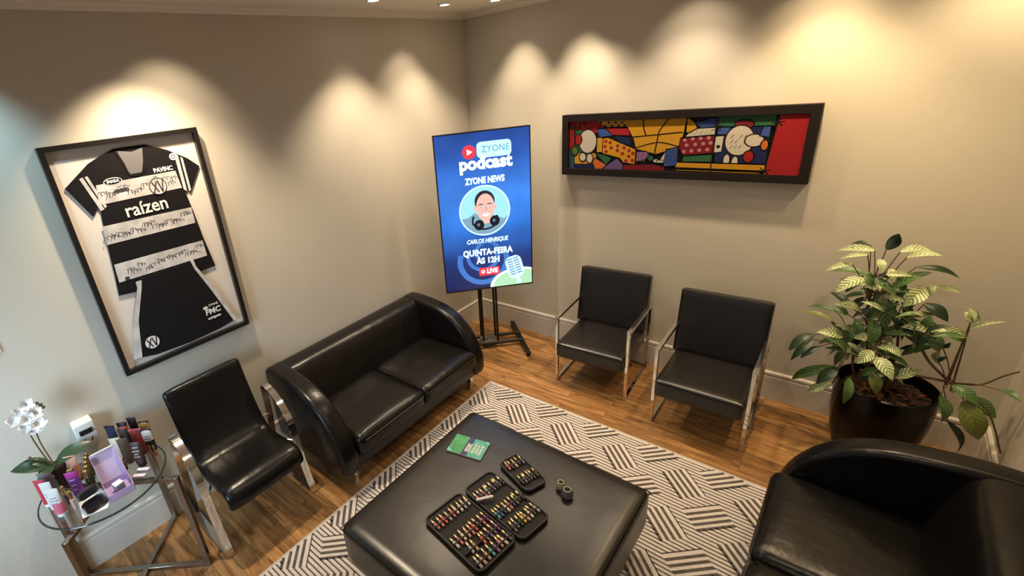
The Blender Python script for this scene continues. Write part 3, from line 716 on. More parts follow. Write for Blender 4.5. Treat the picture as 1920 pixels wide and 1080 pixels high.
slab('side_panel', [(.140, -.10), (.160, -.10), (.165, -.15), (.236, -.33), (.320, -.588), (.298, -.594), (.215, -.34), (.150, -.16)], -.0345, -.0325, M_CLOTHW, st)
crest(-.205, -.515, .042, M_CLOTH, M_PRINT, st, -.0345)
text('shorts_lettering', 'FMC', .052, M_PRINT, st, (.185, -.0345, -.470), .100, .0015, shear=.1)
text('shorts_lettering', 'andrigueto', .022, M_PRINT, st, (.185, -.0345, -.512), .085, .0008)
text('shorts_lettering', 'ZYONE', .020, M_PRINT, st, (.198, -.0345, -.428), .062, .0002)
bm = BM(); flat(bm, circ(.145, -.435, .016, .011), -.0345); obj('shorts_badge', bm, M_PRINT, st, smooth=False)

# ------------------------------------------------------------------ painting (a plain geometric picture of the same size and colours)
t = thing('painting', 'long dark-framed colourful geometric painting on the wall above the armchairs', 'painting', (1.853, 0, 1.915))
hw, hz, fw, D = .842, .243, .052, .068
bm = BM()
for (a, b) in (((-hw, -hz), (-hw+fw, hz)), ((hw-fw, -hz), (hw, hz)), ((-hw+fw, hz-fw), (hw-fw, hz)), ((-hw+fw, -hz), (hw-fw, -hz+fw))):
    box(bm, (a[0], -D, a[1]), (b[0], -.001, b[1]))
obj('frame', bm, mat('frame_espresso', (.010, .006, .005), .6, spec=.25), t, smooth=False)
C = dict(red=(.36, .015, .02), yel=(.62, .31, .02), navy=(.012, .02, .09), blue=(.05, .10, .35), grn=(.03, .13, .06), lime=(.10, .16, .03), mar=(.20, .012, .02), pink=(.50, .20, .22), wht=(.62, .56, .46), org=(.62, .16, .03), pur=(.14, .09, .24), blk=(.008, .006, .006), teal=(.02, .10, .14))
keys = list(C); PM = [mat('paint_'+k, tuple(c*.75 for c in C[k]), .6, spec=.2) for k in keys]
def ci(k): return keys.index(k)
bm = BM(); L, H = hw-fw, hz-fw      # half sizes of the picture
box(bm, (-L, -.045, -H), (L, -.030, H), ci('blk'))
yp = [-.0455]
def pp(pts, k): yp[0] -= .00006; flat(bm, pts, yp[0], ci(k))
def ps(pts, w_=.009, k='blk'): yp[0] -= .00006; stroke(bm, pts, w_, yp[0], ci(k))
def outl(pts, k, w_=.008): pp(pts, k); ps(list(pts)+[pts[0], pts[1]], w_)
def dots(cells, r, k):
    for (x, z) in cells: pp(circ(x, z, r, n=12), k)
outl([(-L, -.03), (-L, H), (-.56, H), (-.45, .10), (-.70, .09), (-.70, -.03)], 'red')
outl([(-L, -H), (-L, -.03), (-.74, -.03), (-.74, -H)], 'teal')
outl([(-.74, -H), (-.74, -.155), (-.56, -.155), (-.56, -H)], 'navy')
outl([(-.74, -.155), (-.74, -.06), (-.55, -.06), (-.55, -.155)], 'yel')
outl([(-.74, -.06), (-.74, .12), (-.62, .12), (-.60, -.06)], 'grn')
outl([(-.56, H), (-.33, H), (-.30, .135), (-.49, .135)], 'yel'); dots([(-.52, .175), (-.46, .172), (-.405, .172), (-.355, .170), (-.485, .148), (-.43, .147), (-.38, .147), (-.335, .147)], .010, 'navy')
outl([(-.49, .135), (-.30, .13), (-.29, .07), (-.42, .075)], 'red')
outl([(-.55, .13), (-.49, .13), (-.42, .075), (-.53, .06)], 'blue')
outl([(-.42, .075), (-.29, .065), (-.28, .0), (-.36, .02)], 'navy')
outl([(-.55, .06), (-.50, .06), (-.50, -.055), (-.55, -.055)], 'yel')
outl([(-.50, .055), (-.46, .06), (-.24, -.03), (-.24, -.145), (-.33, -.135), (-.36, -.10), (-.50, -.065)], 'org'.replace('org', 'yel'))
dots([(-.475, .03), (-.44, .02), (-.48, -.01), (-.43, -.02), (-.47, -.05), (-.38, -.005), (-.38, -.04), (-.33, -.02), (-.34, -.065), (-.29, -.04), (-.29, -.085), (-.31, -.12), (-.26, -.06), (-.26, -.115)], .0135, 'red')
outl([(-.56, -.06), (-.50, -.07), (-.42, -.10), (-.47, -.155)], 'grn')
outl([(-.58, -.13), (-.56, -.10), (-.46, -.155), (-.50, -H), (-.56, -H)], 'org'); outl([(-.50, -H), (-.46, -.155), (-.38, -.10), (-.33, -.15), (-.33, -H)], 'pur')
outl([(-.33, -H), (-.33, -.15), (-.10, -.14), (-.02, -.16), (-.02, -H)], 'mar')
# white rounded forms at either end, plain, with rays
outl(circ(-.625, .03, .075, .095, 24), 'wht'); outl(circ(-.705, .045, .030, .045, 16), 'red'); outl(circ(-.735, -.045, .030, .036, 14), 'lime'); outl(circ(-.665, -.095, .03, .035, 14), 'wht'); outl(circ(-.605, -.105, .028, .040, 14), 'wht')
for (x, z, a) in [(-.75, .15, 40), (-.66, .17, 95), (-.70, .15, 60)]: ps([(x, z-.02), (x+.02*math.cos(R_(a)), z+.03*math.sin(R_(a)))], .008)
# large plain yellow facet in the centre
outl([(-.34, H), (.10, H), (.085, .05), (.06, -.02), (-.09, -.068), (-.24, -.03), (-.26, .04)], 'yel')
outl([(.10, H), (.10, .09), (.15, .075), (.175, .11), (.155, .155)], 'yel'); ps([(-.20, H), (-.19, .12), (-.17, .07)], .009); ps([(-.02, H), (-.08, .10), (-.10, -.06)], .009); ps([(-.27, .06), (.08, .09)], .009); ps(smooth_prof([(-.24, -.02), (-.08, .02), (.06, -.01)], 5), .008)
outl([(-.235, -.045), (-.16, -.045), (-.12, -.09), (-.23, -.125)], 'pur'); [ps([(-.23+.018*k, -.12), (-.215+.018*k, -.05)], .006, 'pink') for k in range(4)]
outl([(-.12, -.08), (-.06, -.11), (-.02, -.04), (-.03, -.13), (-.10, -.13)], 'wht'); dots([(-.05, -.08), (-.06, -.11), (-.04, -.11), (-.08, -.115), (-.095, -.10)], .006, 'blk'); outl(circ(-.125, -.095, .022, n=14), 'grn')
outl([(-.02, -.03), (.06, -.015), (.065, -.145), (-.03, -.155)], 'blue'); [ps([(-.01+.015*k, -.14), (-.005+.015*k, -.03)], .004) for k in range(5)]
outl([(.07, .05), (.285, .065), (.285, -.055), (.10, -.075), (.065, -.02)], 'mar'); dots([(.10, .035), (.15, .045), (.20, .047), (.25, .05), (.115, .0), (.17, .005), (.22, .01), (.265, .015), (.10, -.045), (.15, -.04), (.20, -.035), (.25, -.03)], .013, 'pink')
outl([(.15, .155), (.30, H-.002), (.30, .125), (.20, .115)], 'blue'); [ps([(.17, .175-.014*k), (.30, .178-.014*k)], .005, 'navy') for k in range(4)]
outl([(.12, .085), (.175, .115), (.29, .12), (.29, .07), (.10, .055)], 'wht'); [ps([(.13+.03*k, .075), (.15+.03*k, .10)], .003, 'lime') for k in range(5)]
outl([(.30, H), (.62, H), (.62, .12), (.30, .12)], 'grn'); [ps([(.31+.03*k, .13+.012*(k % 3)), (.325+.03*k, .16)], .006, 'lime') for k in range(10)]
outl([(.30, .12), (.60, .12), (.60, -.13), (.30, -.13)], 'navy'); outl([(.30, .12), (.37, .12), (.37, .07), (.30, .07)], 'blue')
outl([(.29, .06), (.345, .065), (.34, -.045), (.29, -.05)], 'wht'); dots([(.315, -.01)], .012, 'blk')
outl(circ(.45, .135, .055, .03, 18), 'mar'); outl(circ(.435, .03, .085, .10, 26), 'wht'); outl(circ(.52, .03, .055, .042, 18), 'wht'); outl(circ(.375, -.10, .022, .042, 14), 'wht'); outl(circ(.425, -.11, .022, .038, 14), 'wht'); outl(circ(.50, -.075, .032, .040, 14), 'red'); outl(circ(.58, .0, .022, .035, 14), 'org')
for k in range(9): ps([(.385+.025*(k % 4), -.02+.035*(k//3)), (.40+.025*(k % 4), .0+.035*(k//3))], .003, 'lime')
outl([(.56, .12), (.60, .12), (.60, .05), (.545, .06)], 'blue')
outl([(.10, -.075), (.285, -.06), (.285, -.115), (.10, -.12)], 'grn'); outl([(.065, -.12), (.60, -.125), (.60, -.168), (.055, -.160)], 'yel'); ps([(.06, -.178), (.58, -.183)], .004, 'yel'); ps([(.29, H), (.285, -H)], .008)
for k in range(26): ps([(.08+.019*k, -.15+.006*(k % 2)), (.09+.019*k, -.137)], .003, 'org')
outl([(.635, H), (L, H), (L, -H), (.60, -H)], 'red')
for (x, z) in [(.295, .125), (.635, .14), (.60, -.165), (-.735, .135)]:
    for a in range(0, 360, 60): ps([(x, z), (x+.035*math.cos(R_(a+15)), z+.028*math.sin(R_(a+15)))], .006)
me = bpy.data.meshes.new('canvas'); bm.to_mesh(me); bm.free()
for x in PM: me.materials.append(x)
o = bpy.data.objects.new('canvas', me); COL.objects.link(o); o.parent = t

# ------------------------------------------------------------------ screen on a stand
ang = R_(46.24); u = Vector((math.cos(ang), math.sin(ang))); nrm = Vector((math.sin(ang), -math.cos(ang)))
pos = u*(-.035)+nrm*.795
SH, SW = 1.425, .818
t = thing('display_screen', 'tall lit vertical screen showing a blue podcast advert, on a black stand', 'screen', (pos.x, pos.y, .69), ang)
bm = BM(); box(bm, (-SW/2, 0.003, 0), (SW/2, .048, SH), 0, .004, 1); box(bm, (-.22, .045, .35), (.22, .069, 1.05), 0, .004, 1); obj('housing', bm, M_BLK, t)
bm = BM()
for (a, b) in (((-SW/2, 0), (-SW/2+.009, SH)), ((SW/2-.009, 0), (SW/2, SH)), ((-SW/2, SH-.009), (SW/2, SH)), ((-SW/2, 0), (SW/2, .011))): box(bm, (a[0], -.004, a[1]), (b[0], .004, b[1]))
obj('bezel', bm, M_BLK, t, smooth=False)
def emat(name, col, s=1.0):
    return mat(name, (0.01, .01, .01), .3, emis=col, estr=s)
mt = bpy.data.materials.new('screen_blue'); mt.use_nodes = True; nt = mt.node_tree; b = nt.nodes['Principled BSDF']
b.inputs['Base Color'].default_value = (.01, .01, .012, 1); b.inputs['Roughness'].default_value = .25
tc = nt.nodes.new('ShaderNodeTexCoord'); sp = nt.nodes.new('ShaderNodeSeparateXYZ'); nt.links.new(tc.outputs['Object'], sp.inputs[0])
cr = nt.nodes.new('ShaderNodeValToRGB'); e = cr.color_ramp.elements; e[0].position = .0; e[0].color = (.012, .014, .07, 1); e[1].position = 1; e[1].color = (.012, .055, .26, 1)
for (p_, c_) in ((.22, (.014, .035, .17, 1)), (.45, (.03, .17, .62, 1)), (.65, (.04, .19, .66, 1)), (.85, (.018, .09, .40, 1))): x = e.new(p_); x.color = c_
mr = nt.nodes.new('ShaderNodeMapRange'); mr.inputs[2].default_value = SH; nt.links.new(sp.outputs[2], mr.inputs[0]); nt.links.new(mr.outputs[0], cr.inputs[0])
nz = nt.nodes.new('ShaderNodeTexNoise'); nz.inputs['Scale'].default_value = 3; nt.links.new(tc.outputs['Object'], nz.inputs['Vector'])
nm = nt.nodes.new('ShaderNodeMapRange'); nm.inputs[3].default_value = .35; nm.inputs[4].default_value = 1.15; nt.links.new(nz.outputs[0], nm.inputs[0])
nt.links.new(cr.outputs[0], b.inputs['Emission Color']); nt.links.new(nm.outputs[0], b.inputs['Emission Strength'])
bm = BM(); flat(bm, [(-SW/2+.008, .010), (SW/2-.008, .010), (SW/2-.008, SH-.008), (-SW/2+.008, SH-.008)], 0)
scr = obj('panel', bm, mt, t, smooth=False)
def SX(f): return -SW/2+SW*f
def SZ(f): return SH*(1-f)
E_W = emat('glow_white', (.72, .90, 1.0), 1.05); E_R = emat('glow_red', (.80, .03, .05), .95); E_LB = emat('glow_lightblue', (.30, .62, .90), .9); E_B2 = emat('glow_midblue', (.05, .16, .48), .8)
E_TXT = emat('glow_text', (.62, .86, 1.0), 1.0); E_G = emat('glow_green', (.36, .60, .38), .85); E_SKIN = emat('glow_skin', (.62, .36, .30), .95); E_HAIR = emat('glow_hair', (.02, .02, .03), .6); E_SHIRT = emat('glow_shirt', (.16, .28, .36), .9); E_BK = emat('glow_black', (.006, .01, .02), .6)
# faint emblem behind the text: three overlapping rings
bm = BM(); cx, cz = SX(.47), SZ(.80)
for (dx, dz, r, w_) in ((-.02, 0, .215, .05), (-.02, .05, .14, .035)):
    pts = [(cx+dx+r*math.cos(R_(a)), cz+dz+r*math.sin(R_(a))) for a in range(-200, 21, 10)]; stroke(bm, pts, w_, -.0008)
stroke(bm, [(cx+.02+.10*math.cos(R_(a)), cz+.08+.10*math.sin(R_(a))) for a in range(-60, 230, 12)], .035, -.0010)
obj('emblem', bm, E_B2, scr, smooth=False)
bm = BM(); flat(bm, circ(SX(.36), SZ(.115), .058), -.0012, 0)
flat(bm, [(SX(.36)-.018, SZ(.115)+.026), (SX(.36)-.018, SZ(.115)-.026), (SX(.36)+.030, SZ(.115))], -.0018, 1); obj('play_button', bm, [E_R, E_W], scr, smooth=False)
bm = BM(); flat(bm, rrect(SX(.44), SZ(.155), SX(.80), SZ(.063), .035), -.0012, 0); flat(bm, [(SX(.47), SZ(.15)), (SX(.55), SZ(.15)), (SX(.475), SZ(.185))], -.0011, 0); obj('speech_bubble', bm, emat('glow_bubble', (.42, .72, .92), 1.0), scr, smooth=False)
text('screen_lettering', 'ZYONE', .074, emat('glow_teal', (.05, .30, .42), .9), scr, (SX(.635), -.002, SZ(.108)), .235, .0005, sp=1.1)
text('screen_lettering', 'podcast', .145, E_W, scr, (SX(.525), -.0024, SZ(.185)), .455, .0065)
text('screen_lettering', 'ZYONE NEWS', .075, E_TXT, scr, (SX(.51), -.002, SZ(.288)), .345, .0035)
text('screen_lettering', 'CARLOS HENRIQUE', .055, E_TXT, scr, (SX(.50), -.002, SZ(.668)), .375, .0015, shear=.2)
text('screen_lettering', 'QUINTA-FEIRA', .080, E_TXT, scr, (SX(.50), -.002, SZ(.745)), .455, .0035, sp=1.05)
text('screen_lettering', '\u00c0S 12H', .076, E_TXT, scr, (SX(.50), -.002, SZ(.802)), .215, .0035)
bm = BM(); flat(bm, rrect(SX(.39), SZ(.905), SX(.625), SZ(.850), .012), -.0014, 0); flat(bm, circ(SX(.435), SZ(.877), .018), -.0020, 1); flat(bm, circ(SX(.435), SZ(.877), .008), -.0024, 0); obj('live_badge', bm, [E_R, E_W], scr, smooth=False)
text('screen_lettering', 'LIVE', .060, E_W, scr, (SX(.54), -.0022, SZ(.877)), .100, .0028)
# portrait
px, pz = SX(.49), SZ(.475)
bm = BM(); flat(bm, circ(px, pz, .226, n=48), -.0012, 0); flat(bm, circ(px, pz, .214, n=48), -.0016, 1); obj('portrait_disc', bm, [emat('glow_rim', (.45, .80, 1.0), 1.15), emat('glow_disc', (.26, .56, .80), .95)], scr, smooth=False)
bm = BM()
sh_ = [(px+.214*math.cos(R_(a)), pz+.214*math.sin(R_(a))) for a in range(195, 346, 10)]
flat(bm, sh_+[(px+.17, pz-.09), (px+.10, pz-.055), (px+.05, pz-.04), (px-.05, pz-.04), (px-.09, pz-.01), (px-.15, pz-.05)], -.0018, 3)
flat(bm, circ(px+.004, pz+.085, .089, .094, 30), -.0020, 1)                    # hair
flat(bm, circ(px+.008, pz+.030, .082, .122, 30), -.0022, 0)                  # face
flat(bm, [(px-.03, pz-.07), (px+.055, pz-.07), (px+.05, pz-.11), (px-.01, pz-.12)], -.0021, 0)
flat(bm, circ(px-.086, pz+.03, .012, .025, 12), -.0021, 0); flat(bm, circ(px+.096, pz+.03, .010, .022, 12), -.0021, 0)
for sx in (-1, 1):
    stroke(bm, [(px+.008+sx*.018, pz+.055), (px+.008+sx*.038, pz+.062), (px+.008+sx*.058, pz+.055)], .008, -.0025, 1)
    flat(bm, circ(px+.008+sx*.037, pz+.038, .013, .006, 12), -.0026, 4); flat(bm, circ(px+.008+sx*.037, pz+.038, .006, .006, 10), -.0028, 1)
stroke(bm, [(px+.010, pz+.035), (px+.018, pz+.004), (px+.004, pz+.0)], .005, -.0025, 5)
flat(bm, [(px-.028, pz-.022), (px+.046, pz-.020), (px+.032, pz-.045), (px+.010, pz-.052), (px-.014, pz-.046)], -.0026, 4)
stroke(bm, [(px-.03, pz-.02), (px+.01, pz-.028), (px+.048, pz-.018)], .004, -.0028, 5)
stroke(bm, smooth_prof([(px-.10, pz-.04), (px-.11, pz-.11), (px-.03, pz-.165), (px+.07, pz-.15), (px+.11, pz-.09), (px+.105, pz-.05)], 4), .016, -.0026, 2)
for (dx, dz) in ((-.055, -.125), (.085, -.10)): flat(bm, circ(px+dx, pz+dz, .045, .048, 18), -.0028, 2); flat(bm, circ(px+dx-.006, pz+dz+.004, .014, .016, 14), -.0030, 6)
obj('portrait', bm, [E_SKIN, E_HAIR, E_BK, E_SHIRT, E_W, emat('glow_lips', (.30, .10, .09), .8), emat('glow_grey', (.10, .14, .20), .8)], scr, smooth=False)
# green disc and drawn microphone at the lower right
bm = BM(); gx, gz, gr = SX(.84), .012, .27
def arcdisc(r):
    pts = []
    for k in range(0, 41):
        a = PI*k/40; x = gx+r*math.cos(a); z = gz+r*.62*math.sin(a); pts.append((min(x, SW/2-.009), z))
    out = []
    for p in pts:
        if not out or (abs(out[-1][0]-p[0])+abs(out[-1][1]-p[1])) > 1e-5: out.append(p)
    return out
flat(bm, arcdisc(gr), -.0012, 0); flat(bm, arcdisc(gr-.03), -.0016, 1); obj('green_disc', bm, [E_W, E_G], scr, smooth=False)
bm = BM(); mx_, mz = SX(.80), SZ(.875); Mr = Matrix.Rotation(R_(-14), 4, 'Y')
tb = BM(); flat(tb, rrect(-.075, -.10, .075, .12, .055, 6), 0, 0)
for k in range(7): stroke(tb, [(-.055, -.055+.025*k), (.055, -.055+.025*k)], .009, -.0005, 1)
stroke(tb, [(-.062, .035), (.062, .035)], .014, -.0007, 0); stroke(tb, [(0, .11), (0, -.09)], .010, -.0007, 0)
flat(tb, [(-.018, -.10), (.018, -.10), (.022, -.155), (-.022, -.155)], 0, 0)
bmesh.ops.transform(tb, matrix=Matrix.Translation((mx_, -.0024, mz)) @ Mr, verts=tb.verts[:]); join(bm, tb)
obj('microphone_picture', bm, [emat('glow_mic', (.45, .78, 1.0), 1.05), emat('glow_micdark', (.02, .10, .28), .8)], scr, smooth=False)
# the stand
t = thing('screen_stand', 'black steel floor stand with twin posts and splayed feet under the screen', 'stand', (u.x*-.035+nrm.x*.645, u.y*-.035+nrm.y*.645, 0), ang)
for s in (-1, 1):
    bm = BM(); bar(bm, (s*.312, .335, .045), (s*.312, -.325, .035), .04, .03, side=(1, 0, 0), bev=.003); obj('foot_bar', bm, M_STEELBLK, t)
    for yy in (.31, -.30):
        bm = BM(); lathe(bm, [(.018, 0), (.02, .004), (.018, .028), (.010, .03)], 14, c=(s*.312, yy)); obj('castor', bm, M_STEELBLK, t)
for yy in (.075, -.075):
    bm = BM(); tube(bm, [(-.31, yy, .055), (.31, yy, .055)], .016, 10); obj('crossbar', bm, M_STEELBLK, t)
for s in (-1, 1):
    for yy in (.070, -.060):
        bm = BM(); tube(bm, [(s*.072, yy, .06), (s*.072, yy, 1.75 if yy < 0 else 1.35)], .011, 10); obj('post', bm, M_STEELBLK, t)
bm = BM(); box(bm, (-.10, -.09, .062), (.06, .05, .085), 0, .004, 1); obj('power_strip', bm, mat('dark_grey', (.10, .09, .09), .5), t)
bm = BM(); box(bm, (-.15, -.0790, 1.10), (.15, -.0715, 1.75), 0, .003, 1); obj('mount_plate', bm, M_STEELBLK, t)

# ------------------------------------------------------------------ potted plant
PX, PY = 3.285, -.335
t = thing('potted_plant', 'large variegated leafy plant in a black pot in the right corner', 'plant', (PX, PY, 0))
bm = BM(); lathe(bm, [(.15, 0), (.165, .01), (.205, .16), (.228, .32), (.237, .48), (.235, .545), (.225, .55), (.217, .53), (.214, .45)], 48, cap=False); 
lathe(bm, [(0, .005), (.15, .005)], 48, cap=False); obj('pot', bm, mat('pot_black', (.003, .0025, .0025), .22, spec=.22), t)
rnd = random.Random(5)
bm = BM(); lathe(bm, [(0, .485), (.10, .488), (.20, .478), (.2145, .47)], 40, cap=False)
for v in bm.verts: v.co.z += rnd.uniform(-.006, .012)
obj('soil', bm, mat('soil', (.05, .025, .012), .9, bump=[(60, .8, .01)]), t)
bm = BM()
for k in range(60):
    a = rnd.uniform(0, 6.28); r = rnd.uniform(0, .19); x, y = r*math.cos(a), r*math.sin(a); b_ = rnd.uniform(0, 6.28)
    leafmesh(bm, (x, y, .492), (x+.05*math.cos(b_), y+.05*math.sin(b_), .498+rnd.uniform(0, .03)), .022, (0, 0, 1), 0, .6, 4)
obj('dead_leaves', bm, mat('dead_leaf', (.22, .08, .025), .8, var=(30, (.10, .035, .012))), t)
def leaf_mat(name, dark, light, mixv):
    mt = bpy.data.materials.new(name); mt.use_nodes = True; nt = mt.node_tree; b = nt.nodes['Principled BSDF']
    uv = nt.nodes.new('ShaderNodeUVMap'); sp = nt.nodes.new('ShaderNodeSeparateXYZ'); nt.links.new(uv.outputs[0], sp.inputs[0])
    # chevron veins from the leaf's own coordinates
    m1 = nt.nodes.new('ShaderNodeMath'); m1.operation = 'ABSOLUTE'; nt.links.new(sp.outputs[0], m1.inputs[0])
    m2 = nt.nodes.new('ShaderNodeMath'); m2.operation = 'MULTIPLY_ADD'; m2.inputs[1].default_value = -.22; nt.links.new(m1.outputs[0], m2.inputs[0]); nt.links.new(sp.outputs[1], m2.inputs[2])
    m3 = nt.nodes.new('ShaderNodeMath'); m3.operation = 'MULTIPLY'; m3.inputs[1].default_value = 48; nt.links.new(m2.outputs[0], m3.inputs[0])
    m4 = nt.nodes.new('ShaderNodeMath'); m4.operation = 'SINE'; nt.links.new(m3.outputs[0], m4.inputs[0])
    nz = nt.nodes.new('ShaderNodeTexNoise'); nz.inputs['Scale'].default_value = 45; tc = nt.nodes.new('ShaderNodeTexCoord'); nt.links.new(tc.outputs['Object'], nz.inputs['Vector'])
    ad = nt.nodes.new('ShaderNodeMath'); ad.operation = 'MULTIPLY_ADD'; ad.inputs[1].default_value = 1.4; nt.links.new(nz.outputs[0], ad.inputs[0]); nt.links.new(m4.outputs[0], ad.inputs[2])
    mr = nt.nodes.new('ShaderNodeMapRange'); mr.inputs[1].default_value = mixv; mr.inputs[2].default_value = mixv+2.2; nt.links.new(ad.outputs[0], mr.inputs[0])
    mx = nt.nodes.new('ShaderNodeMix'); mx.data_type = 'RGBA'; mx.inputs[6].default_value = (*dark, 1); mx.inputs[7].default_value = (*light, 1)
    nt.links.new(mr.outputs[0], mx.inputs[0]); nt.links.new(mx.outputs[2], b.inputs['Base Color'])
    b.inputs['Roughness'].default_value = .42; b.inputs['Subsurface Weight'].default_value = .0
    return mt
LM = [leaf_mat('leaf_variegated', (.05, .12, .02), (.60, .64, .36), -.5), leaf_mat('leaf_green', (.04, .10, .02), (.20, .28, .10), .6), leaf_mat('leaf_dark', (.012, .030, .010), (.03, .06, .02), 1.2), leaf_mat('leaf_yellowing', (.12, .16, .03), (.30, .24, .05), .8)]
fol = BM(); uvl = fol.loops.layers.uv.new('UVMap'); stems = BM()
def pleaf(base, tip, width, normal, mi, droop=.10, n=9):
    base = Vector(base); tip = Vector(tip); d = tip-base; L = d.length; d.normalize()
    nn = Vector(normal); s = d.cross(nn)
    if s.length < 1e-3: s = d.cross(Vector((1, 0, 0)))
    s.normalize(); nn = s.cross(d).normalized(); rows = []
    if nn.z < 0: nn = -nn
    for i in range(n+1):
        f = i/n
        w_ = width*.5*(math.sin(PI*min(1., (f*.97+.03)**.8)))**.9
        c = base+d*L*f+nn*(math.sin(PI*f)*L*.16*(droop/.10))
        rows.append([(fol.verts.new(c+s*w_*k+nn*w_*(abs(k)*.35-.05)), (k, f)) for k in (-1, -.5, 0, .5, 1)])
    for a, b in zip(rows, rows[1:]):
        for k in range(4):
            q = (a[k], a[k+1], b[k+1], b[k]); f = fol.faces.new([x[0] for x in q]); f.material_index = mi
            for lp, x in zip(f.loops, q): lp[uvl].uv = x[1]
O = Vector((PX, PY, 0))
nodes = {'top': (Vector((3.11, -.30, 1.10)), .0), 'mid': (Vector((3.20, -.33, .85)), 0), 'left': (Vector((3.09, -.38, .78)), 0), 'right': (at(1780, 716, -.34), 0), 'soil': (Vector((3.26, -.36, .50)), 0), 'rmid': (Vector((3.26, -.30, .93)), 0)}
trunks = [[(3.24, -.34, .46), (3.17, -.32, .70), (3.12, -.30, .95), (3.11, -.30, 1.12)], [(3.27, -.33, .46), (3.23, -.33, .65), (3.20, -.33, .86)], [(3.18, -.38, .46), (3.12, -.38, .62), (3.09, -.38, .80)],
          [(3.29, -.33, .46), (3.34, -.33, .62), tuple(at(1780, 716, -.34))], [(3.28, -.30, .46), (3.29, -.28, .72), (3.26, -.30, .94)], [(3.25, -.29, .90), (3.36, -.31, .83), (3.43, -.33, .74), tuple(at(1780, 716, -.34))]]
for T in trunks: tube(stems, [Vector(p)-O for p in smooth_prof(T, 5)], .007, 6)
# (base pixel, tip pixel, width, material, node, depth of base, depth of tip)
LV = [(1662,468,1686,438,.075,2,'top',-.28,-.30),(1633,460,1590,462,.05,2,'top',-.22,-.16),(1640,470,1568,470,.06,0,'top',-.26,-.22),(1627,478,1573,486,.035,0,'top',-.34,-.38),
 (1688,472,1748,470,.06,0,'top',-.25,-.20),(1701,482,1768,480,.06,0,'top',-.33,-.36),(1598,495,1546,508,.045,0,'top',-.36,-.42),(1625,515,1557,510,.06,1,'top',-.30,-.28),
 (1622,522,1565,550,.085,0,'top',-.38,-.46),(1718,501,1800,522,.05,2,'top',-.28,-.24),(1673,542,1752,510,.075,1,'top',-.36,-.34),(1628,522,1682,558,.065,1,'top',-.38,-.46),
 (1650,486,1653,512,.05,0,'top',-.36,-.42),(1670,504,1673,532,.055,0,'top',-.38,-.44),(1732,538,1692,576,.10,0,'rmid',-.34,-.44),(1734,555,1755,530,.055,0,'rmid',-.30,-.28),
 (1753,538,1805,550,.04,0,'rmid',-.26,-.22),(1733,570,1778,604,.085,2,'rmid',-.32,-.34),(1592,572,1556,548,.06,2,'mid',-.28,-.20),(1600,577,1626,556,.06,2,'mid',-.30,-.26),
 (1616,586,1562,570,.085,0,'mid',-.38,-.44),(1648,548,1660,618,.10,1,'top',-.38,-.42),(1624,600,1682,562,.07,1,'mid',-.36,-.32),(1571,586,1510,577,.04,1,'left',-.26,-.16),
 (1560,601,1498,585,.045,3,'left',-.34,-.28),(1526,627,1478,658,.085,2,'left',-.42,-.50),(1526,637,1482,676,.06,2,'left',-.46,-.54),(1537,650,1500,672,.05,2,'left',-.38,-.42),
 (1580,630,1530,622,.085,0,'left',-.42,-.48),(1590,666,1548,632,.075,1,'left',-.46,-.50),(1564,687,1484,711,.08,1,'left',-.30,-.22),(1571,690,1530,720,.085,2,'left',-.48,-.54),
 (1560,719,1514,735,.07,0,'left',-.42,-.40),(1592,708,1580,758,.062,1,'soil',-.52,-.58),(1634,698,1643,740,.075,3,'soil',-.52,-.56),(1641,670,1674,714,.09,0,'mid',-.50,-.58),
 (1636,658,1606,682,.08,0,'mid',-.48,-.54),(1660,648,1690,670,.06,0,'mid',-.46,-.50),(1645,650,1672,662,.06,0,'mid',-.44,-.50),(1602,632,1636,640,.075,0,'mid',-.42,-.46),
 (1758,617,1688,613,.085,0,'rmid',-.36,-.42),(1758,617,1818,634,.07,0,'rmid',-.34,-.32),(1744,624,1760,660,.085,1,'rmid',-.40,-.42),(1770,622,1808,642,.07,1,'rmid',-.28,-.26),
 (1818,617,1888,603,.03,0,'right',-.34,-.40),(1768,652,1783,642,.03,2,'right',-.34,-.34),(1758,678,1778,669,.03,2,'right',-.34,-.34),(1812,745,1868,785,.10,1,'right',-.34,-.38),
 (1786,722,1835,760,.085,1,'right',-.38,-.44),(1808,752,1834,825,.13,3,'right',-.42,-.46),(1762,742,1765,792,.085,1,'right',-.46,-.50),(1776,790,1793,850,.075,2,'right',-.38,-.38),
 (1876,732,1918,756,.05,1,'right',-.42,-.50),(1677,708,1732,694,.075,0,'soil',-.46,-.42),(1590,590,1560,575,.05,1,'mid',-.3,-.3),(1604,600,1612,640,.06,1,'mid',-.34,-.40),
 (1640,600,1630,650,.075,1,'mid',-.40,-.46),(1668,590,1690,640,.06,2,'mid',-.34,-.36),(1652,620,1700,628,.06,1,'mid',-.30,-.24),(1690,575,1712,590,.05,2,'rmid',-.30,-.26),
 (1580,650,1620,668,.07,1,'left',-.42,-.44),(1600,610,1585,650,.065,1,'left',-.36,-.40),(1700,600,1690,560,.05,1,'rmid',-.28,-.24),(1720,640,1740,620,.04,2,'rmid',-.3,-.28)]
for a in range(0, 360, 52):     # the small rosette of pale young leaves at the right
    LV.append((1820, 604, 1820+13*math.cos(R_(a)), 590+13*math.sin(R_(a)), .05, 0, 'right', -.30, -.30+.05*math.sin(a)))
rnd = random.Random(31)
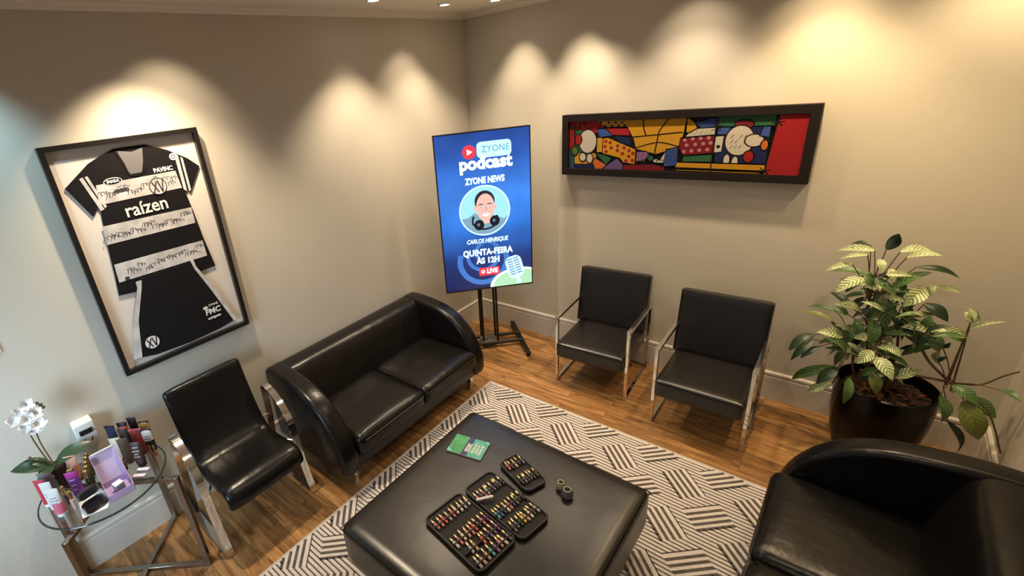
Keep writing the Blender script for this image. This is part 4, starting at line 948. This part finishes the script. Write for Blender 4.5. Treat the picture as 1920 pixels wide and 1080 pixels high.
for k in range(95):     # the smaller leaves that fill the crown and hang over the rim
    cu_, cv_, nd = rnd.choice([(1650, 620, 'mid'), (1670, 570, 'top'), (1610, 650, 'left'), (1720, 600, 'rmid'), (1660, 680, 'soil'), (1640, 530, 'top'), (1740, 640, 'rmid'), (1580, 630, 'left')])
    bu, bv = cu_+rnd.uniform(-24, 24), cv_+rnd.uniform(-24, 20); a = rnd.uniform(0, 2*PI); l_ = rnd.uniform(32, 62); y = rnd.uniform(-.50, -.20)
    LV.append((bu, bv, bu+l_*math.cos(a)*1.15, bv+l_*math.sin(a)*.55+6, rnd.uniform(.036, .058), rnd.choice([0, 0, 1, 1, 1, 2]), nd, y, y+rnd.uniform(-.06, .06)))
rnd = random.Random(9)
for (bu, bv, tu, tv, wd_, mi, nd, yb, yt) in LV:
    b_ = at(bu, bv, yb); p_ = at(tu, tv, yt)
    pleaf(b_-O, p_-O, wd_*.82, (rnd.uniform(-.25, .35), -.55+rnd.uniform(-.3, .3), .75), mi)
    nd_ = nodes[nd][0]+Vector((rnd.uniform(-.02, .02), rnd.uniform(-.02, .02), rnd.uniform(-.06, .03)))
    mid = (nd_+b_)/2+Vector((0, 0, .02))
    tube(stems, [v-O for v in smooth_prof([tuple(nd_), tuple(mid), tuple(b_)], 3)], .0028, 5)
tube(stems, [v-O for v in smooth_prof([tuple(at(1780, 716, -.34)), tuple(at(1835, 722, -.36)), tuple(at(1880, 706, -.40)), tuple(at(1912, 697, -.44))], 4)], .004, 6)
tube(stems, [v-O for v in smooth_prof([tuple(at(1780, 716, -.34)), tuple(at(1850, 768, -.40)), tuple(at(1876, 850, -.42))], 4)], .004, 6)
obj('foliage', fol, LM, t); obj('stems', stems, mat('plant_stem', (.10, .055, .025), .6), t)

# ------------------------------------------------------------------ things on the ottoman
t = thing('booklet', 'green and teal booklet with navy band and 2025 lettering near the ottoman corner', 'booklet', (1.471, -2.152, OT+.0065), R_(13))
BW, BH = .222, .155
bm = BM(); box(bm, (-BW/2, -BH/2, 0), (BW/2, BH/2, .009)); obj('pages', bm, mat('pages', (.6, .55, .48), .7), t, smooth=False)
bm = BM(); z = .0095
def fz(pts, mi):
    f = bm.faces.new([bm.verts.new((p[0], p[1], z)) for p in pts]); f.material_index = mi; f.normal_update()
    if f.normal.z < 0: f.normal_flip()
fz([(-BW/2, -BH/2), (-.020, -BH/2), (-.020, BH/2), (-BW/2, BH/2)], 0); fz([(-.020, -BH/2), (.018, -BH/2), (.018, BH/2), (-.020, BH/2)], 1); fz([(.018, -BH/2), (BW/2, -BH/2), (BW/2, BH/2), (.018, BH/2)], 2)
z = .0098; fz([(-BW/2, -BH/2), (-BW/2+.035, -BH/2), (-BW/2, -BH/2+.035)], 3); fz([(BW/2, BH/2), (BW/2-.03, BH/2), (BW/2, BH/2-.03)], 3)
obj('cover', bm, [mat('cover_green', (.03, .22, .07), .4, var=(18, (.06, .32, .12))), mat('cover_navy', (.015, .02, .10), .4), mat('cover_teal', (.03, .26, .18), .4, var=(16, (.06, .36, .30))), mat('cover_aqua', (.12, .48, .45), .4)], t, smooth=False)
text('title_lettering', '2025', .040, mat('cover_print', (.72, .70, .62), .5), t, (.004, -.010, .0102), .072, .0012, rot=(0, 0, PI/2+PI), ext=.0002)
for k, (s_, w_) in enumerate((('INTRODU\u00c7\u00c3O', .088), ('AO PLANO', .075), ('DE VENDAS', .085))):
    text('title_lettering', s_, .020, mat('cover_print', (.72, .70, .62), .5), t, (.040+.022*k, -.005, .0102), w_, .0006, rot=(0, 0, PI/2+PI), ext=.0002)

def make_case(name_lab, cx, cy, L_, W_, rz, hinge, zbase=0.0):
    t = thing('vial_case', name_lab, 'case', (cx, cy, OT+.0065+zbase), R_(rz), 'open zip cases of sample vials')
    M_C = mat('case_fabric', (.010, .009, .009), .75, bump=[(250, .4, .002)])
    bm = BM(); pts = rrect(-L_/2, -W_/2, L_/2, W_/2, .035, 6); prism(bm, pts, 0, .014, 'z', .004, 2); obj('shell', bm, M_C, t)
    bm = BM(); tube(bm, [(p[0]*.985, p[1]*.985, .018) for p in pts], .0065, 6, closed=True); obj('zip_rim', bm, mat('zip_black', (.016, .015, .015), .5), t)
    return t
VG = 'small glass sample vials with gold caps'
VCOL = {'pink': (.45, .16, .17), 'coral': (.55, .10, .09), 'cream': (.55, .50, .42), 'clear': (.30, .29, .27), 'grey': (.10, .10, .11), 'dark': (.03, .028, .03), 'purple': (.20, .08, .25), 'blue': (.04, .08, .30), 'teal': (.08, .30, .30), 'yellow': (.60, .42, .05), 'tan': (.45, .28, .18), 'plum': (.18, .04, .09)}
PROTO = {}
def vial(col, P, rz, lab, lean=4):
    if col not in PROTO:
        bm = BM(); M = Matrix.Rotation(PI/2, 4, 'Y')
        lathe(bm, [(.0062, .0), (.0078, .003), (.0078, .040), (.0050, .044)], 12, M=M); me = bpy.data.meshes.new('vial')
        o = obj('glass_body', bm, mat('vial_'+col, VCOL[col], .15, coat=.5), None)
        bm = BM(); lathe(bm, [(.0050, .043), (.0050, .047), (.0064, .047), (.0064, .066), (.0045, .069)], 12, M=M); c = obj('cap', bm, M_GOLD, None)
        r = bpy.data.objects.new('sample_vial', None); COL.objects.link(r); r.empty_display_size = .02; o.parent = r; c.parent = r
        PROTO[col] = (r, [0])
        nw = r
    elif PROTO[col][1][0] == 0: nw = PROTO[col][0]
    else: nw = copy_tree(PROTO[col][0])
    PROTO[col][1][0] += 1
    nw.location = P; nw.rotation_euler = (0, R_(-lean), R_(rz))
    tag(nw, lab, 'vial', VG)
    return nw
rnd = random.Random(21)
def fill(case, cx, cy, rz, rows, where, zb=0.0):
    c, s = math.cos(R_(rz)), math.sin(R_(rz))
    bands = BM()
    for (a, b0, b1, cols) in rows:
        n = len(cols)
        for k, col in enumerate(cols):
            if not col: continue
            b = b0+(b1-b0)*k/(n-1); la = a+rnd.uniform(-.004, .004)
            P = (cx+c*la-s*b, cy+s*la+c*b, OT+.0065+zb+.0235)
            vial(col, P, rz+180+rnd.uniform(-7, 7), {'dark': 'black', 'tan': 'tan brown'}.get(col, col)+' sample vial with gold cap '+where)
        box(bands, (a-.026, min(b0, b1)-.015, .014), (a-.016, max(b0, b1)+.015, .0335), 0, .002, 1)
    obj('elastic_bands', bands, mat('elastic', (.012, .011, .011), .7), case)
A_ = (1.830, -2.622, -8.5); cA = make_case('open black zip case of vials nearest the front of the ottoman', A_[0], A_[1], .405, .256, A_[2], 0)
B_ = (1.884, -2.380, -10.5); cB = make_case('open black zip case of vials in the middle with a loose white tube on it', B_[0], B_[1], .425, .205, B_[2], 0)
C_ = (1.845, -2.145, -20); cC = make_case('smallest black zip case of vials, farthest from the front, beside the middle case', C_[0], C_[1], .255, .140, C_[2], 0, .0)
fill(cA, A_[0], A_[1], A_[2], [(-.095, -.105, .105, ['pink', 'pink', 'coral', 'clear', 'coral', 'cream', 'cream', 'clear', 'cream']),
                             (.042, -.105, .105, ['cream', 'pink', 'cream', 'tan', 'pink', 'coral', 'dark', 'pink', 'plum']),
                             (.116, -.100, .105, [None, 'clear', 'tan', None, 'coral', 'grey', 'purple', 'grey', 'purple']),
                             (.190, -.100, .105, ['clear', 'tan', 'tan', 'teal', 'purple', 'pink', 'cream', 'grey'])], 'in the front case')
fill(cB, B_[0], B_[1], B_[2], [(-.085, -.085, .085, ['pink', 'grey', 'pink', 'clear', 'dark', 'grey', 'dark', 'grey', 'dark']),
                             (.055, -.088, .088, ['teal', 'blue', 'dark', 'cream', 'pink', 'dark', 'grey', 'dark', 'dark']),
                             (.160, -.085, .085, ['grey', 'grey', 'dark', 'yellow', 'tan', 'cream', 'dark', 'clear'])], 'in the middle case')
fill(cC, C_[0], C_[1], C_[2], [(-.040, -.048, .048, ['coral', 'dark', 'tan', 'dark', 'grey']), (.080, -.050, .050, ['dark', 'grey', 'dark', 'grey', 'dark', 'dark'])], 'in the small rear case')
t = thing('white_tube', 'loose plain white tube lying across the middle vial case', 'tube', (1.795, -2.435, OT+.0065+.040), R_(52))
bm = BM(); lathe(bm, [(.006, -.045), (.0075, -.043), (.0075, .020)], 14, M=Matrix.Rotation(PI/2, 4, 'Y')); obj('body', bm, M_WHITE, t)
bm = BM(); lathe(bm, [(.0080, .020), (.0080, .044), (.006, .046)], 14, M=Matrix.Rotation(PI/2, 4, 'Y')); obj('cap', bm, M_WHITE, t)
# two small round glass ornaments
M_SMOKE = mat('smoked_glass', (.35, .33, .33), .05, trans=.85, ior=1.45)
def orn(x, y, s_, lab, mt_, rim):
    t = thing('glass_ornament', lab, 'ornament', (x, y, OT+.0065), 0, 'small glass ornaments on the ottoman')
    bm = BM(); lathe(bm, [(.012*s_, 0), (.024*s_, .003), (.032*s_, .018), (.031*s_, .030), (.020*s_, .042), (.018*s_, .046), (.015*s_, .046), (.016*s_, .040), (.026*s_, .028), (.026*s_, .018), (.010*s_, .006)], 24); obj('body', bm, mt_, t)
    bm = BM(); tube(bm, [(.018*s_*math.cos(2*PI*k/20), .018*s_*math.sin(2*PI*k/20), .048) for k in range(20)], .0035*s_, 6, closed=True); obj('rim', bm, rim, t)
orn(2.112, -2.138, 1.0, 'smoky round glass bottle with open neck, the taller of the two ornaments', M_SMOKE, mat('smoke_rim', (.35, .33, .30), .1, coat=.5))
orn(2.062, -2.112, .8, 'pale green round glass piece touching the smoky bottle', mat('green_glass', (.42, .48, .36), .1, trans=.5, ior=1.45), mat('green_rim', (.42, .46, .34), .15))
